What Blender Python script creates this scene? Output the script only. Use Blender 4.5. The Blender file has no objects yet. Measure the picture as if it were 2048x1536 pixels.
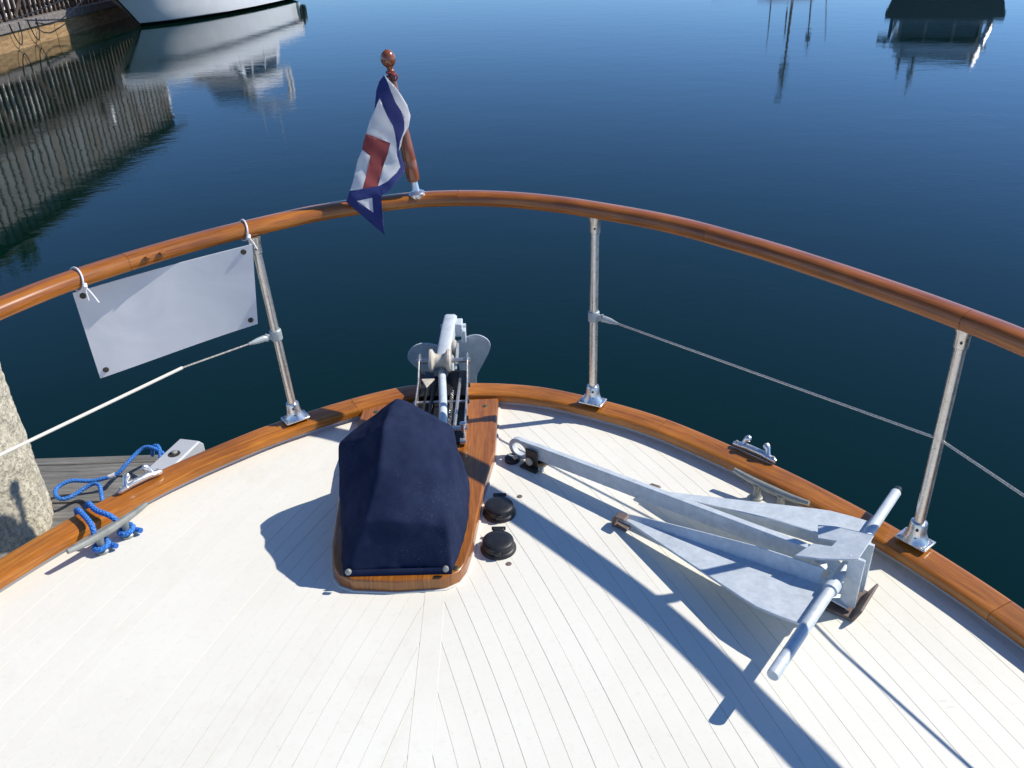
import bpy, math, random
from mathutils import Vector, Matrix, noise
from mathutils.geometry import delaunay_2d_cdt
random.seed(7)
R = math.radians
C = bpy.context.scene.collection
sc = bpy.context.scene

# ------------------------------------------------------------------ camera, sky, sun, exposure
WATER = -1.60                                    # metres; the foredeck is z = 0
PITCH, ROLL, EYE = R(29.2), R(1.8), 1.40
cam = bpy.data.cameras.new('camera'); cam_o = bpy.data.objects.new('camera', cam); C.objects.link(cam_o)
cam.sensor_width = 36; cam.lens = 36 * 1656 / 2048; cam.clip_start = 0.05; cam.clip_end = 6000
fw = Vector((0, math.cos(PITCH), -math.sin(PITCH))); rt = Vector((1, 0, 0)); up = rt.cross(fw)
rt2 = rt * math.cos(ROLL) - up * math.sin(ROLL); up2 = rt * math.sin(ROLL) + up * math.cos(ROLL)
m3 = Matrix((rt2, up2, -fw)).transposed()
cam_o.matrix_world = Matrix.Translation((0, 0, EYE)) @ m3.to_4x4()
sc.camera = cam_o
SUN_AZ, SUN_EL = R(77.5), R(42.8)
w = bpy.data.worlds.new('World'); sc.world = w; w.use_nodes = True
nt = w.node_tree; bg = nt.nodes['Background']; sky = nt.nodes.new('ShaderNodeTexSky')
sky.sky_type = 'NISHITA'; sky.sun_disc = False; sky.sun_elevation = SUN_EL; sky.sun_rotation = SUN_AZ
sky.altitude = 2500; sky.air_density = 1.0; sky.dust_density = 0.0; sky.ozone_density = 10.0
nt.links.new(sky.outputs[0], bg.inputs[0]); bg.inputs[1].default_value = 0.15
sun = bpy.data.lights.new('sun', 'SUN'); sun.energy = 4.8; sun.angle = R(0.53); sun.color = (1, .955, .88)
sun_o = bpy.data.objects.new('sun', sun); C.objects.link(sun_o); sun_o.location = (6, 2, 8)
S = Vector((-math.sin(SUN_AZ) * math.cos(SUN_EL), -math.cos(SUN_AZ) * math.cos(SUN_EL), -math.sin(SUN_EL)))
sun_o.rotation_euler = S.to_track_quat('-Z', 'Y').to_euler()
vs = sc.view_settings; vs.view_transform = 'Standard'; vs.look = 'None'; vs.gamma = 1; vs.use_curve_mapping = False
vs.exposure = 0.1

# ------------------------------------------------------------------ materials
class N:
    """small node-building wrapper round one material"""
    def __init__(s, name):
        s.m = bpy.data.materials.new(name); s.m.use_nodes = True; s.t = s.m.node_tree
        s.b = s.t.nodes['Principled BSDF']; s.co = s.t.nodes.new('ShaderNodeTexCoord')
    def n(s, typ, **k):
        x = s.t.nodes.new(typ)
        for a, v in k.items(): setattr(x, a, v)
        return x
    def l(s, a, b): s.t.links.new(a, b)
    def vec(s, space='Object', scale=(1, 1, 1)):
        mp = s.n('ShaderNodeMapping'); mp.inputs['Scale'].default_value = scale
        s.l(s.co.outputs[space], mp.inputs[0]); return mp.outputs[0]
    def noise(s, vec, scale, detail=4, rough=.55, dist=0):
        x = s.n('ShaderNodeTexNoise'); x.inputs['Scale'].default_value = scale; x.inputs['Detail'].default_value = detail
        x.inputs['Roughness'].default_value = rough; x.inputs['Distortion'].default_value = dist
        s.l(vec, x.inputs['Vector']); return x.outputs['Fac']
    def voro(s, vec, scale, feature='F1'):
        x = s.n('ShaderNodeTexVoronoi', feature=feature); x.inputs['Scale'].default_value = scale
        s.l(vec, x.inputs['Vector']); return x
    def ramp(s, fac, stops):
        x = s.n('ShaderNodeValToRGB'); e = x.color_ramp.elements
        while len(e) < len(stops): e.new(.5)
        for i, (p, c) in enumerate(stops): e[i].position = p; e[i].color = (c if len(c) == 4 else (*c, 1)) if not isinstance(c, (int, float)) else (c, c, c, 1)
        s.l(fac, x.inputs[0]); return x.outputs[0]
    def mix(s, fac, a, b, mode='MIX'):
        x = s.n('ShaderNodeMix', data_type='RGBA', blend_type=mode)
        for sock, v in ((x.inputs[0], fac), (x.inputs[6], a), (x.inputs[7], b)):
            if hasattr(v, 'is_linked') or hasattr(v, 'links'): s.l(v, sock)
            else: sock.default_value = v if isinstance(v, (int, float)) else (*v, 1)[:4]
        return x.outputs[2]
    def base(s, c):
        if isinstance(c, tuple): s.b.inputs['Base Color'].default_value = (*c, 1)
        else: s.l(c, s.b.inputs['Base Color'])
        return s
    def set(s, **k):
        for a, v in k.items():
            i = s.b.inputs[a.replace('_', ' ')]
            if isinstance(v, (int, float, tuple)): i.default_value = v
            else: s.l(v, i)
        return s
    def bump(s, h, strength=.3, dist=.002, normal=None):
        x = s.n('ShaderNodeBump'); x.inputs['Strength'].default_value = strength; x.inputs['Distance'].default_value = dist
        s.l(h, x.inputs['Height'])
        if normal is not None: s.l(normal, x.inputs['Normal'])
        s.l(x.outputs[0], s.b.inputs['Normal']); return x.outputs[0]

def varnished(name, dark, mid, light, coat=.7, rough=.32, seed=0):
    k = N(name); v = k.vec('UV', (1, 1, 1)); mp = v.node; mp.inputs['Location'].default_value = (seed * 3.7, seed * 1.3, 0)
    g = k.vec('UV', (5, 90, 1)); g.node.inputs['Location'].default_value = (seed * 3.1, seed * 2.3, 0)
    a = k.noise(g, 1, 5, .65, .8)
    g2 = k.vec('UV', (9, 420, 1)); b = k.noise(g2, 1, 3, .6)
    c = k.ramp(a, [(.25, dark), (.5, mid), (.72, light)])
    pore = k.ramp(b, [(.36, .35), (.46, 1)])
    big = k.ramp(k.noise(v, 5, 3), [(.25, .62), (.75, 1.12)])
    c = k.mix(1, k.mix(.55, c, pore, 'MULTIPLY'), big, 'MULTIPLY')
    blot = k.ramp(k.noise(k.vec('UV', (14, 30, 1)), 1, 6, .7), [(.27, .3), (.36, 1)])
    k.base(k.mix(.6, c, blot, 'MULTIPLY')).set(Roughness=rough, Coat_Weight=coat, Coat_Roughness=.09)
    k.bump(b, .12, .0006)
    return k.m
M = {}
M['teak'] = varnished('varnished_teak', (.23, .062, .006), (.44, .142, .010), (.58, .22, .020), coat=.35, rough=.38)
M['teak_rail'] = varnished('varnished_handrail_teak', (.24, .062, .006), (.43, .132, .010), (.56, .20, .018), coat=.45, rough=.34, seed=2)
M['teak_rail_red'] = varnished('varnished_handrail_teak_redder', (.23, .055, .006), (.40, .114, .010), (.52, .17, .017), coat=.45, rough=.34, seed=5)
M['teak_pad'] = varnished('varnished_bow_platform_teak', (.20, .058, .009), (.38, .125, .015), (.50, .19, .027), coat=.5, rough=.36, seed=9)
M['teak_staff'] = varnished('varnished_staff_teak', (.17, .035, .012), (.27, .065, .017), (.36, .10, .025), coat=.9, rough=.25, seed=12)

k = N('deck_paint'); v = k.vec('Object')
c = k.ramp(k.noise(v, 3.5, 6, .6), [(.3, (.795, .762, .655)), (.65, (.835, .805, .70))])
c = k.mix(.5, c, k.ramp(k.noise(v, 60, 4, .7), [(.3, .88), (.45, 1)]), 'MULTIPLY')
scuff = k.ramp(k.noise(v, 9, 8, .75, 1.5), [(.27, (.52, .47, .37)), (.35, (1, 1, 1))])
oi = k.n('ShaderNodeObjectInfo'); c = k.mix(1, c, k.ramp(oi.outputs['Random'], [(0, (.98, .977, .97)), (1, (1, 1, 1))]), 'MULTIPLY')
st = k.ramp(k.noise(k.vec('Object', (1.6, .8, 1)), 2.3, 7, .7, .8), [(.30, (.80, .76, .66)), (.42, (1, 1, 1))]); c = k.mix(.22, c, st, 'MULTIPLY')
k.base(k.mix(.45, c, scuff, 'MULTIPLY')).set(Roughness=.6); k.bump(k.noise(v, 260, 3), .25, .0006); M['deck'] = k.m
M['seam'] = N('seam_paint').base((.75, .72, .63)).set(Roughness=.8).m
k = N('white_gelcoat'); k.base((.78, .78, .76)).set(Roughness=.25, Coat_Weight=.3); M['gelcoat'] = k.m
k = N('coaming_paint'); k.base((.62, .61, .60)).set(Roughness=.5); M['coaming'] = k.m

k = N('navy_canvas'); v = k.vec('Object')
weave = k.noise(v, 900, 2); dust = k.ramp(k.noise(v, 330, 2, .5), [(.67, 0), (.73, 1)])
soil = k.ramp(k.noise(v, 12, 6, .65), [(.35, (.013, .020, .049)), (.7, (.024, .034, .074))])
dm = k.ramp(k.noise(v, 7, 3), [(.46, 0), (.62, .36)])
dd = k.n('ShaderNodeMath', operation='MULTIPLY'); k.l(dust, dd.inputs[0]); k.l(dm, dd.inputs[1])
k.base(k.mix(dd.outputs[0], soil, (.35, .36, .36))).set(Roughness=.95, Specular_IOR_Level=.08)
k.bump(weave, .5, .0008); M['canvas'] = k.m

def galv(name, c0, c1, rough, met, speck=True, rust=False):
    k = N(name); v = k.vec('Object')
    sp = k.voro(v, 95); sep = k.n('ShaderNodeSeparateColor'); k.l(sp.outputs['Color'], sep.inputs[0])
    c = k.mix(k.ramp(k.noise(v, 26, 6, .7), [(.3, .0), (.7, 1.)]), c0, c1)
    c = k.mix(.16, c, k.ramp(sep.outputs[0], [(0, .55), (1, 1.25)]), 'MULTIPLY')
    if speck: c = k.mix(.55, c, k.ramp(k.noise(v, 150, 4, .7), [(.27, .25), (.34, 1)]), 'MULTIPLY')
    if rust: c = k.mix(k.ramp(k.noise(v, 38, 8, .72, .6), [(.67, 0), (.74, .4)]), c, (.24, .13, .065))
    k.base(c).set(Roughness=rough, Metallic=met); k.bump(k.noise(v, 120, 5, .7), .3, .0009); return k.m
M['galv'] = galv('galvanised_steel', (.50, .555, .585), (.66, .71, .735), .5, .05, rust=True)
M['galv_dull'] = galv('dull_galvanised_cleat', (.27, .28, .25), (.38, .39, .35), .45, .35)
M['alu'] = galv('dull_grey_casting', (.36, .40, .40), (.50, .54, .53), .5, .3)
k = N('pitted_chrome'); v = k.vec('Object')
c = k.ramp(k.noise(v, 70, 7, .75), [(.30, (.26, .20, .15)), (.40, (.66, .61, .54)), (.7, (.78, .75, .70))])
k.base(c).set(Metallic=.85, Roughness=k.ramp(k.noise(v, 40, 5, .7), [(.3, .42), (.7, .2)])); k.bump(k.noise(v, 180, 4, .7), .2, .0005); M['chrome_old'] = k.m
k = N('polished_chrome'); v = k.vec('Object'); k.base((.76, .75, .73)).set(Metallic=.9, Roughness=k.ramp(k.noise(v, 60, 4), [(.3, .40), (.7, .20)])); M['chrome'] = k.m
M['brown_chock'] = galv('brown_anchor_chock', (.13, .092, .072), (.215, .16, .135), .55, 0)
M['bracket'] = galv('dark_bronze_bracket', (.035, .028, .02), (.075, .06, .045), .5, .3)
k = N('black_rubber'); v = k.vec('Object'); k.base(k.ramp(k.noise(v, 40, 5, .7), [(.3, (.010, .010, .012)), (.75, (.026, .026, .028))])).set(Roughness=.45); k.bump(k.noise(v, 400, 2), .2, .0005); M['rubber'] = k.m
M['black_steel'] = galv('blackened_steel', (.018, .018, .02), (.05, .05, .052), .4, .5)
k = N('roller_plastic'); v = k.vec('Object'); k.base(k.ramp(k.noise(v, 50, 5, .7), [(.3, (.42, .36, .27)), (.65, (.68, .62, .52))])).set(Roughness=.55); M['nylon'] = k.m
M['brass'] = N('brass').base((.55, .42, .16)).set(Metallic=1, Roughness=.3).m
def cloth(name, c):
    k = N(name); v = k.vec('Object'); k.base(k.mix(.35, c, k.ramp(k.noise(v, 30, 5), [(.3, .7), (.7, 1.1)]), 'MULTIPLY')).set(Roughness=.9, Sheen_Weight=.2)
    k.bump(k.noise(v, 1200, 2), .3, .0005)
    tr = k.n('ShaderNodeBsdfTranslucent'); tr.inputs[0].default_value = (*c, 1); ms = k.n('ShaderNodeMixShader'); ms.inputs[0].default_value = .36
    out = k.t.nodes['Material Output']; k.l(k.b.outputs[0], ms.inputs[1]); k.l(tr.outputs[0], ms.inputs[2]); k.l(ms.outputs[0], out.inputs[0]); return k.m
M['flag_white'] = cloth('white_bunting', (.84, .84, .84)); M['flag_navy'] = cloth('navy_bunting', (.038, .058, .235)); M['flag_red'] = cloth('faded_red_bunting', (.40, .085, .085))
k = N('white_plastic_sheet'); v = k.vec('Object')
c = k.ramp(k.noise(v, 4, 5, .6, 1.0), [(.35, (.66, .68, .70)), (.65, (.78, .79, .80))])
scr = k.ramp(k.noise(k.vec('Object', (7, 7, 40)), 3, 6, .75), [(.60, 0), (.72, .5)])
k.base(k.mix(scr, c, (.75, .77, .79))).set(Roughness=.42); k.bump(k.noise(v, 3, 2), .12, .01); M['panel'] = k.m
M['tie'] = N('white_nylon_tie').base((.78, .77, .76)).set(Roughness=.5).m
M['wire_white'] = N('vinyl_coated_wire').base((.70, .67, .58)).set(Roughness=.45).m
k = N('bare_wire'); k.base(k.ramp(k.noise(k.vec('UV', (260, 60, 1)), 1, 2), [(.4, (.36, .33, .28)), (.6, (.62, .59, .52))])).set(Metallic=.6, Roughness=.35); M['wire'] = k.m
k = N('blue_braid'); mp = k.vec('UV', (1, 1, 1))
w1 = k.n('ShaderNodeTexWave', wave_type='BANDS', bands_direction='DIAGONAL'); w1.inputs['Scale'].default_value = 60; k.l(mp, w1.inputs[0])
mp2 = k.vec('UV', (1, -1, 1)); w2 = k.n('ShaderNodeTexWave', wave_type='BANDS', bands_direction='DIAGONAL'); w2.inputs['Scale'].default_value = 60; k.l(mp2, w2.inputs[0])
fl = k.ramp(k.noise(k.vec('UV', (190, 230, 1)), 1, 2), [(.62, 0), (.66, .75)])
c = k.ramp(w1.outputs['Fac'], [(.0, (.014, .11, .40)), (.6, (.035, .22, .66))])
k.base(k.mix(fl, c, (.45, .55, .72))).set(Roughness=.75)
ad = k.n('ShaderNodeMath', operation='MULTIPLY'); k.l(w1.outputs['Fac'], ad.inputs[0]); k.l(w2.outputs['Fac'], ad.inputs[1]); k.bump(ad.outputs[0], .8, .0022); M['rope'] = k.m
k = N('weathered_timber'); g = k.vec('UV', (4, 70, 1)); a = k.noise(g, 1, 6, .7, .6)
c = k.ramp(a, [(.25, (.055, .05, .042)), (.5, (.19, .18, .16)), (.75, (.33, .315, .29))])
c = k.mix(.6, c, k.ramp(k.noise(k.vec('UV', (3, 3, 1)), 1, 4), [(.3, .6), (.7, 1.15)]), 'MULTIPLY')
k.base(c).set(Roughness=.9); k.bump(a, .8, .006); M['grey_wood'] = k.m
k = N('silver_painted_timber'); g = k.vec('UV', (5, 60, 1)); a = k.noise(g, 1, 6, .7, .5)
k.base(k.ramp(a, [(.28, (.16, .155, .15)), (.42, (.46, .47, .48)), (.7, (.56, .57, .58))])).set(Roughness=.55, Metallic=.15); k.bump(a, .6, .004); M['silver_wood'] = k.m
k = N('pebbled_concrete'); v = k.vec('Object')
pit = k.noise(v, 62, 6, .68); peb = k.ramp(pit, [(.30, 0), (.52, 1)])
c = k.mix(k.ramp(k.noise(v, 150, 3), [(.3, 0), (.7, 1)]), (.50, .44, .31), (.72, .66, .52))
c = k.mix(1, c, k.ramp(pit, [(.26, .28), (.42, 1)]), 'MULTIPLY')
alg = k.ramp(k.noise(k.vec('Object', (2.2, 2.2, 1.1)), 2.5, 5, .65), [(.50, 0), (.64, .7)])
gz = k.n('ShaderNodeSeparateXYZ'); k.l(k.co.outputs['Object'], gz.inputs[0]); zr = k.n('ShaderNodeMapRange'); k.l(gz.outputs[2], zr.inputs[0])
zr.inputs[1].default_value = 1.75; zr.inputs[2].default_value = 1.15; mm = k.n('ShaderNodeMath', operation='MULTIPLY'); k.l(alg, mm.inputs[0]); k.l(zr.outputs[0], mm.inputs[1])
c = k.mix(mm.outputs[0], c, (.10, .115, .035)); k.base(c).set(Roughness=.92); k.bump(peb, .9, .005); M['concrete'] = k.m
k = N('brown_fascia_timber'); g = k.vec('UV', (1.2, 9, 1)); a = k.noise(g, 1, 6, .7, .5)
k.base(k.ramp(a, [(.28, (.13, .075, .035)), (.5, (.33, .20, .085)), (.75, (.50, .36, .19))])).set(Roughness=.75); k.bump(a, .6, .02); M['fascia'] = k.m
k = N('grey_wharf_timber'); g = k.vec('Object', (1, 1, 1)); a = k.noise(g, 7, 6, .7)
k.base(k.ramp(a, [(.3, (.10, .085, .075)), (.7, (.27, .24, .215))])).set(Roughness=.85); M['wharf_wood'] = k.m
k = N('brown_fence_timber'); a = k.noise(k.vec('Object', (4, 4, 1)), 3, 5, .7)
k.base(k.ramp(a, [(.3, (.035, .022, .016)), (.7, (.105, .07, .05))])).set(Roughness=.8); M['fence_wood'] = k.m
k = N('grey_wall_boards'); a = k.noise(k.vec('Object', (3, 3, .6)), 2.2, 6, .7)
bw = k.ramp(k.noise(k.vec('Object', (1, 1, .35)), .8, 5, .65), [(.42, 0), (.60, .8)]); k.base(k.mix(bw, k.ramp(a, [(.3, (.15, .155, .16)), (.7, (.29, .295, .295))]), (.17, .125, .095))).set(Roughness=.8); M['siding'] = k.m
k = N('dark_wall_batten'); a = k.noise(k.vec('Object', (3, 3, .8)), 3, 5, .7); k.base(k.ramp(a, [(.3, (.115, .11, .105)), (.7, (.19, .18, .17))])).set(Roughness=.8); M['batten'] = k.m
M['roof'] = N('dark_roof_shingle').base((.045, .05, .045)).set(Roughness=.9).m
M['orange'] = N('orange_plastic').base((.62, .17, .02)).set(Roughness=.5).m
k = N('boat_white'); a = k.noise(k.vec('Object'), 1.5, 5); k.base(k.ramp(a, [(.3, (.78, .785, .785)), (.7, (.86, .86, .85))])).set(Roughness=.22, Coat_Weight=.4); M['boat_white'] = k.m
M['boat_window'] = N('dark_tinted_window').base((.012, .016, .02)).set(Roughness=.06, Specular_IOR_Level=.8).m
M['boat_navy'] = N('navy_hull_paint').base((.022, .040, .062)).set(Roughness=.18).m
M['antifoul'] = N('black_boot_stripe').base((.012, .014, .016)).set(Roughness=.4).m
M['boat_grey'] = N('pale_grey_deckhouse').base((.45, .46, .47)).set(Roughness=.35).m
k = N('leaf_green'); a = k.noise(k.vec('Object'), .9, 4); k.base(k.ramp(a, [(.3, (.022, .040, .016)), (.7, (.055, .085, .03))])).set(Roughness=.7); M['leaf'] = k.m
M['bark'] = N('bark').base((.09, .065, .045)).set(Roughness=.9).m

k = N('harbour_water'); v = k.vec('Object')
k.base((.0002, .0115, .0075)).set(Specular_Tint=(.74, .97, 1., 1.), Roughness=.026, IOR=1.333)
fine = k.noise(k.vec('Object', (1, 1.7, 1)), 7.0, 3, .55)
mid = k.noise(k.vec('Object', (1, 1.3, 1)), 1.1, 3, .5, .4)
pat = k.ramp(k.noise(k.vec('Object', (.5, .9, 1)), .35, 4, .6), [(.40, .25), (.66, 1.)])
fm = k.n('ShaderNodeMath', operation='MULTIPLY'); k.l(fine, fm.inputs[0]); k.l(pat, fm.inputs[1])
n1 = k.bump(mid, .13, .020); n2 = k.bump(fm.outputs[0], .24, .0060, n1); M['water'] = k.m

# ------------------------------------------------------------------ geometry helpers
def catmull(P, step=.02):
    P = [Vector(p) for p in P]; Q = [P[0] * 2 - P[1]] + P + [P[-1] * 2 - P[-2]]; out = []
    for i in range(1, len(Q) - 2):
        a, b, c, d = Q[i - 1:i + 3]; n = max(1, int((c - b).length / step))
        for j in range(n):
            t = j / n
            out.append(.5 * (2 * b + (c - a) * t + (2 * a - 5 * b + 4 * c - d) * t * t + (3 * b - a - 3 * c + d) * t ** 3))
    return out + [P[-1]]
class G:
    def __init__(s): s.v, s.f, s.uv, s.mi = [], [], [], []
    def add(s, v, f, uv=None, mi=0):
        o = len(s.v); s.v += [Vector(p) for p in v]
        for i, q in enumerate(f):
            s.f.append([o + j for j in q]); s.mi.append(mi)
            s.uv.append([uv[j] for j in q] if uv and not isinstance(uv, dict) else (uv[i] if uv else None))
        return s
    def box(s, c, size, rot=None, mi=0, taper=1.):
        c = Vector(c); x, y, z = (q / 2 for q in size); rot = rot or Matrix.Identity(3)
        if isinstance(rot, (int, float)): rot = Matrix.Rotation(rot, 3, 'Z')
        L = [(-x, -y, -z), (x, -y, -z), (x, y, -z), (-x, y, -z), (-x * taper, -y * taper, z), (x * taper, -y * taper, z), (x * taper, y * taper, z), (-x * taper, y * taper, z)]
        F = [(3, 2, 1, 0), (4, 5, 6, 7), (0, 1, 5, 4), (1, 2, 6, 5), (2, 3, 7, 6), (3, 0, 4, 7)]
        ax = 0 if x >= y and x >= z else (1 if y >= z else 2); uv = {}
        for i, q in enumerate(F):
            o2 = [a for a in range(3) if a != ax]
            uv[i] = [(L[j][ax] + c.x * 1.7, L[j][o2[0]] + L[j][o2[1]] + c.y * 1.3) for j in q]
        return s.add([c + rot @ Vector(p) for p in L], F, uv, mi)
    def tube(s, P, r, n=12, cap=True, mi=0, closed=False):
        P = [Vector(p) for p in P]; rr = r if isinstance(r, (list, tuple)) else [r] * len(P)
        T = []
        for i in range(len(P)):
            a = P[(i + 1) % len(P)] if closed or i < len(P) - 1 else P[i]; b = P[i - 1] if closed or i > 0 else P[i]
            T.append((a - b).normalized())
        nrm = T[0].orthogonal().normalized(); V, UV, L = [], [], 0
        for i, p in enumerate(P):
            if i: L += (p - P[i - 1]).length; nrm = (nrm - T[i] * nrm.dot(T[i])).normalized()
            bi = T[i].cross(nrm)
            for j in range(n + 1):
                a = 2 * math.pi * j / n; V.append(p + (nrm * math.cos(a) + bi * math.sin(a)) * rr[i]); UV.append((L, rr[i] * a))
        F = [(i * (n + 1) + j, i * (n + 1) + j + 1, (i + 1) * (n + 1) + j + 1, (i + 1) * (n + 1) + j) for i in range(len(P) - 1) for j in range(n)]
        if closed:
            q = len(P) - 1; F += [(q * (n + 1) + j, q * (n + 1) + j + 1, j + 1, j) for j in range(n)]
        s.add(V, F, UV, mi)
        if cap and not closed:
            q = (len(P) - 1) * (n + 1)
            s.add(V[:n], [list(range(n))[::-1]], [(0, 0)] * n, mi); s.add(V[q:q + n], [list(range(n))], [(0, 0)] * n, mi)
        return s
    def cyl(s, a, b, r0, r1=None, n=16, mi=0): return s.tube([a, b], [r0, r1 if r1 is not None else r0], n, True, mi)
    def lathe(s, prof, base, axis, n=20, mi=0):
        base, axis = Vector(base), Vector(axis).normalized()
        return s.tube([base + axis * (h + i * 1e-6) for i, (r, h) in enumerate(prof)], [max(r, 1e-4) for r, h in prof], n, True, mi)
    def sweep(s, path, prof, mi=0, frame=None):
        """prof: closed list of (side, up); side is to the left of travel"""
        path = [Vector(p) for p in path]; V, UV, L = [], [], 0; m = len(prof)
        pl = [0]
        for i in range(m): pl.append(pl[-1] + math.dist(prof[i], prof[(i + 1) % m]))
        for i, p in enumerate(path):
            t = path[min(i + 1, len(path) - 1)] - path[max(i - 1, 0)]; t.z = 0; t.normalize(); sd = Vector((-t.y, t.x, 0))
            if i: L += (p - path[i - 1]).length
            for j in range(m + 1):
                a, b = prof[j % m]; V.append(p + sd * a + Vector((0, 0, b))); UV.append((L + path[0].x * 5, pl[j]))
        F = [(i * (m + 1) + j, i * (m + 1) + j + 1, (i + 1) * (m + 1) + j + 1, (i + 1) * (m + 1) + j) for i in range(len(path) - 1) for j in range(m)]
        s.add(V, F, UV, mi)
        q = (len(path) - 1) * (m + 1)
        s.add(V[:m], [list(range(m))[::-1]], [(0, 0)] * m, mi); s.add(V[q:q + m], [list(range(m))], [(0, 0)] * m, mi)
        return s
    def prism(s, poly, z0, z1, f=None, mi=0, uvf=None):
        """poly in a local plane, extruded z0..z1; f maps (x, y, z) to the world; z0/z1 may be functions of (x, y)"""
        f = f or (lambda x, y, z: (x, y, z)); m = len(poly)
        g0 = z0 if callable(z0) else (lambda x, y: z0); g1 = z1 if callable(z1) else (lambda x, y: z1)
        V = [f(x, y, g0(x, y)) for x, y in poly] + [f(x, y, g1(x, y)) for x, y in poly]
        uvf = uvf or (lambda x, y: (y, x)); uv = [uvf(x, y) for x, y in poly] * 2
        return s.add(V, [list(range(m))[::-1], list(range(m, 2 * m))] + [(i, (i + 1) % m, m + (i + 1) % m, m + i) for i in range(m)], uv, mi)
    def build(s, name, mat, parent=None, bevel=0, smooth=35, seg=2, solidify=0):
        me = bpy.data.meshes.new(name); off = WL.get(parent, Vector()) if parent else Vector()
        me.from_pydata([p - off for p in s.v], [], s.f); mats = mat if isinstance(mat, list) else [mat]
        for q in mats: me.materials.append(q)
        if any(s.mi): me.polygons.foreach_set('material_index', s.mi)
        ul = me.uv_layers.new(name='UVMap'); i = 0
        for fi, q in enumerate(s.f):
            for j in range(len(q)):
                ul.data[i].uv = s.uv[fi][j] if s.uv[fi] else (s.v[q[j]].x, s.v[q[j]].y); i += 1
        o = bpy.data.objects.new(name, me); C.objects.link(o)
        if parent: o.parent = parent
        WL[o] = off
        me.validate(); me.update()
        if smooth:
            me.shade_smooth(); me.set_sharp_from_angle(angle=R(smooth))
        if bevel:
            b = o.modifiers.new('bevel', 'BEVEL'); b.width = bevel; b.segments = seg; b.limit_method = 'ANGLE'; b.angle_limit = R(40)
        if solidify:
            b = o.modifiers.new('solid', 'SOLIDIFY'); b.thickness = solidify
        return o
WL = {}
def tag(o, label, cat=None, group=None, kind=None):
    if label: o['label'] = label
    if cat: o['category'] = cat
    if group: o['group'] = group
    if kind: o['kind'] = kind
    return o
def thing(name, loc, label, cat, group=None):
    o = bpy.data.objects.new(name, None); o.empty_display_size = .2; C.objects.link(o); o.location = loc; WL[o] = Vector(loc)
    return tag(o, label, cat, group)
def part(name, loc, parent):
    o = bpy.data.objects.new(name, None); C.objects.link(o); o.parent = parent; o.location = Vector(loc) - WL[parent]; WL[o] = Vector(loc); return o
def lerp(a, b, t): return a + (b - a) * t

# ------------------------------------------------------------------ setting: water
g = G(); n = 40
xs = [-3000, -1200, -400, -150, -60, -30, -15, -8, -4, -2, 0, 2, 4, 8, 15, 30, 60, 150, 400, 1200, 3000]
V = [(x, y + 30, WATER) for y in xs for x in xs]; m = len(xs)
g.add(V, [(j * m + i, j * m + i + 1, (j + 1) * m + i + 1, (j + 1) * m + i) for j in range(m - 1) for i in range(m - 1)])
tag(g.build('water', M['water'], smooth=0), 'calm dark blue green harbour water beyond the bow', kind='structure')

# ------------------------------------------------------------------ the yacht we stand on
CX = -.20                                         # centre line
yacht = thing('motor_yacht', (CX, 0, WATER), 'white foredeck of a motor yacht with varnished teak rails, seen from on board', 'motor yacht')
R_OUT = [(-.20, 2.449), (-.141, 2.445), (-.006, 2.428), (.126, 2.39), (.283, 2.308), (.429, 2.212), (.56, 2.096), (.743, 1.902), (.877, 1.735), (.961, 1.614), (1.031, 1.500), (1.114, 1.339), (1.22, 1.08), (1.36, .6), (1.47, 0), (1.55, -.8), (1.58, -1.6)]
L_OUT = [(-.20, 2.449), (-.293, 2.445), (-.376, 2.431), (-.533, 2.361), (-.735, 2.237), (-.876, 2.123), (-1.014, 1.993), (-1.124, 1.86), (-1.222, 1.727), (-1.293, 1.617), (-1.42, 1.40), (-1.57, 1.08), (-1.72, .6), (-1.84, 0), (-1.92, -.8), (-1.95, -1.6)]
outline = catmull([(x, y, 0) for x, y in (L_OUT[::-1] + R_OUT[1:])], .03)   # travels port -> bow -> starboard: inboard is to the right
def offset(path, d):
    out = []
    for i, p in enumerate(path):
        t = path[min(i + 1, len(path) - 1)] - path[max(i - 1, 0)]; t.z = 0; t.normalize(); out.append(p + Vector((t.y, -t.x, 0)) * d)
    return out
def outline_x(y, side, inset):
    path = offset(outline, inset); best = None
    for a, b in zip(path, path[1:]):
        if min(a.y, b.y) <= y <= max(a.y, b.y) and abs(a.y - b.y) > 1e-6:
            x = lerp(a.x, b.x, (y - a.y) / (b.y - a.y))
            if best is None or side * x > side * best: best = x
    return best
# hull
g = G(); rings = []
for t in (0, .08, .25, .5, .75, 1):
    ring = []
    for p in offset(outline, .006):
        f = max(0, (p.y + 1.6) / 4.05)
        ring.append(Vector((CX + (p.x - CX) * (1 - .20 * t * (.4 + f)), p.y - .50 * t * f * f, lerp(.0, WATER - .15, t))))
    rings.append(ring)
m = len(outline); V = [p for r_ in rings for p in r_]
g.add(V, [(r_ * m + i + 1, r_ * m + i, (r_ + 1) * m + i, (r_ + 1) * m + i + 1) for r_ in range(len(rings) - 1) for i in range(m - 1)])
g.add([r_[0] for r_ in rings] + [r_[-1] for r_ in rings[::-1]], [list(range(2 * len(rings)))])
g.build('hull', M['gelcoat'], yacht)
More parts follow.
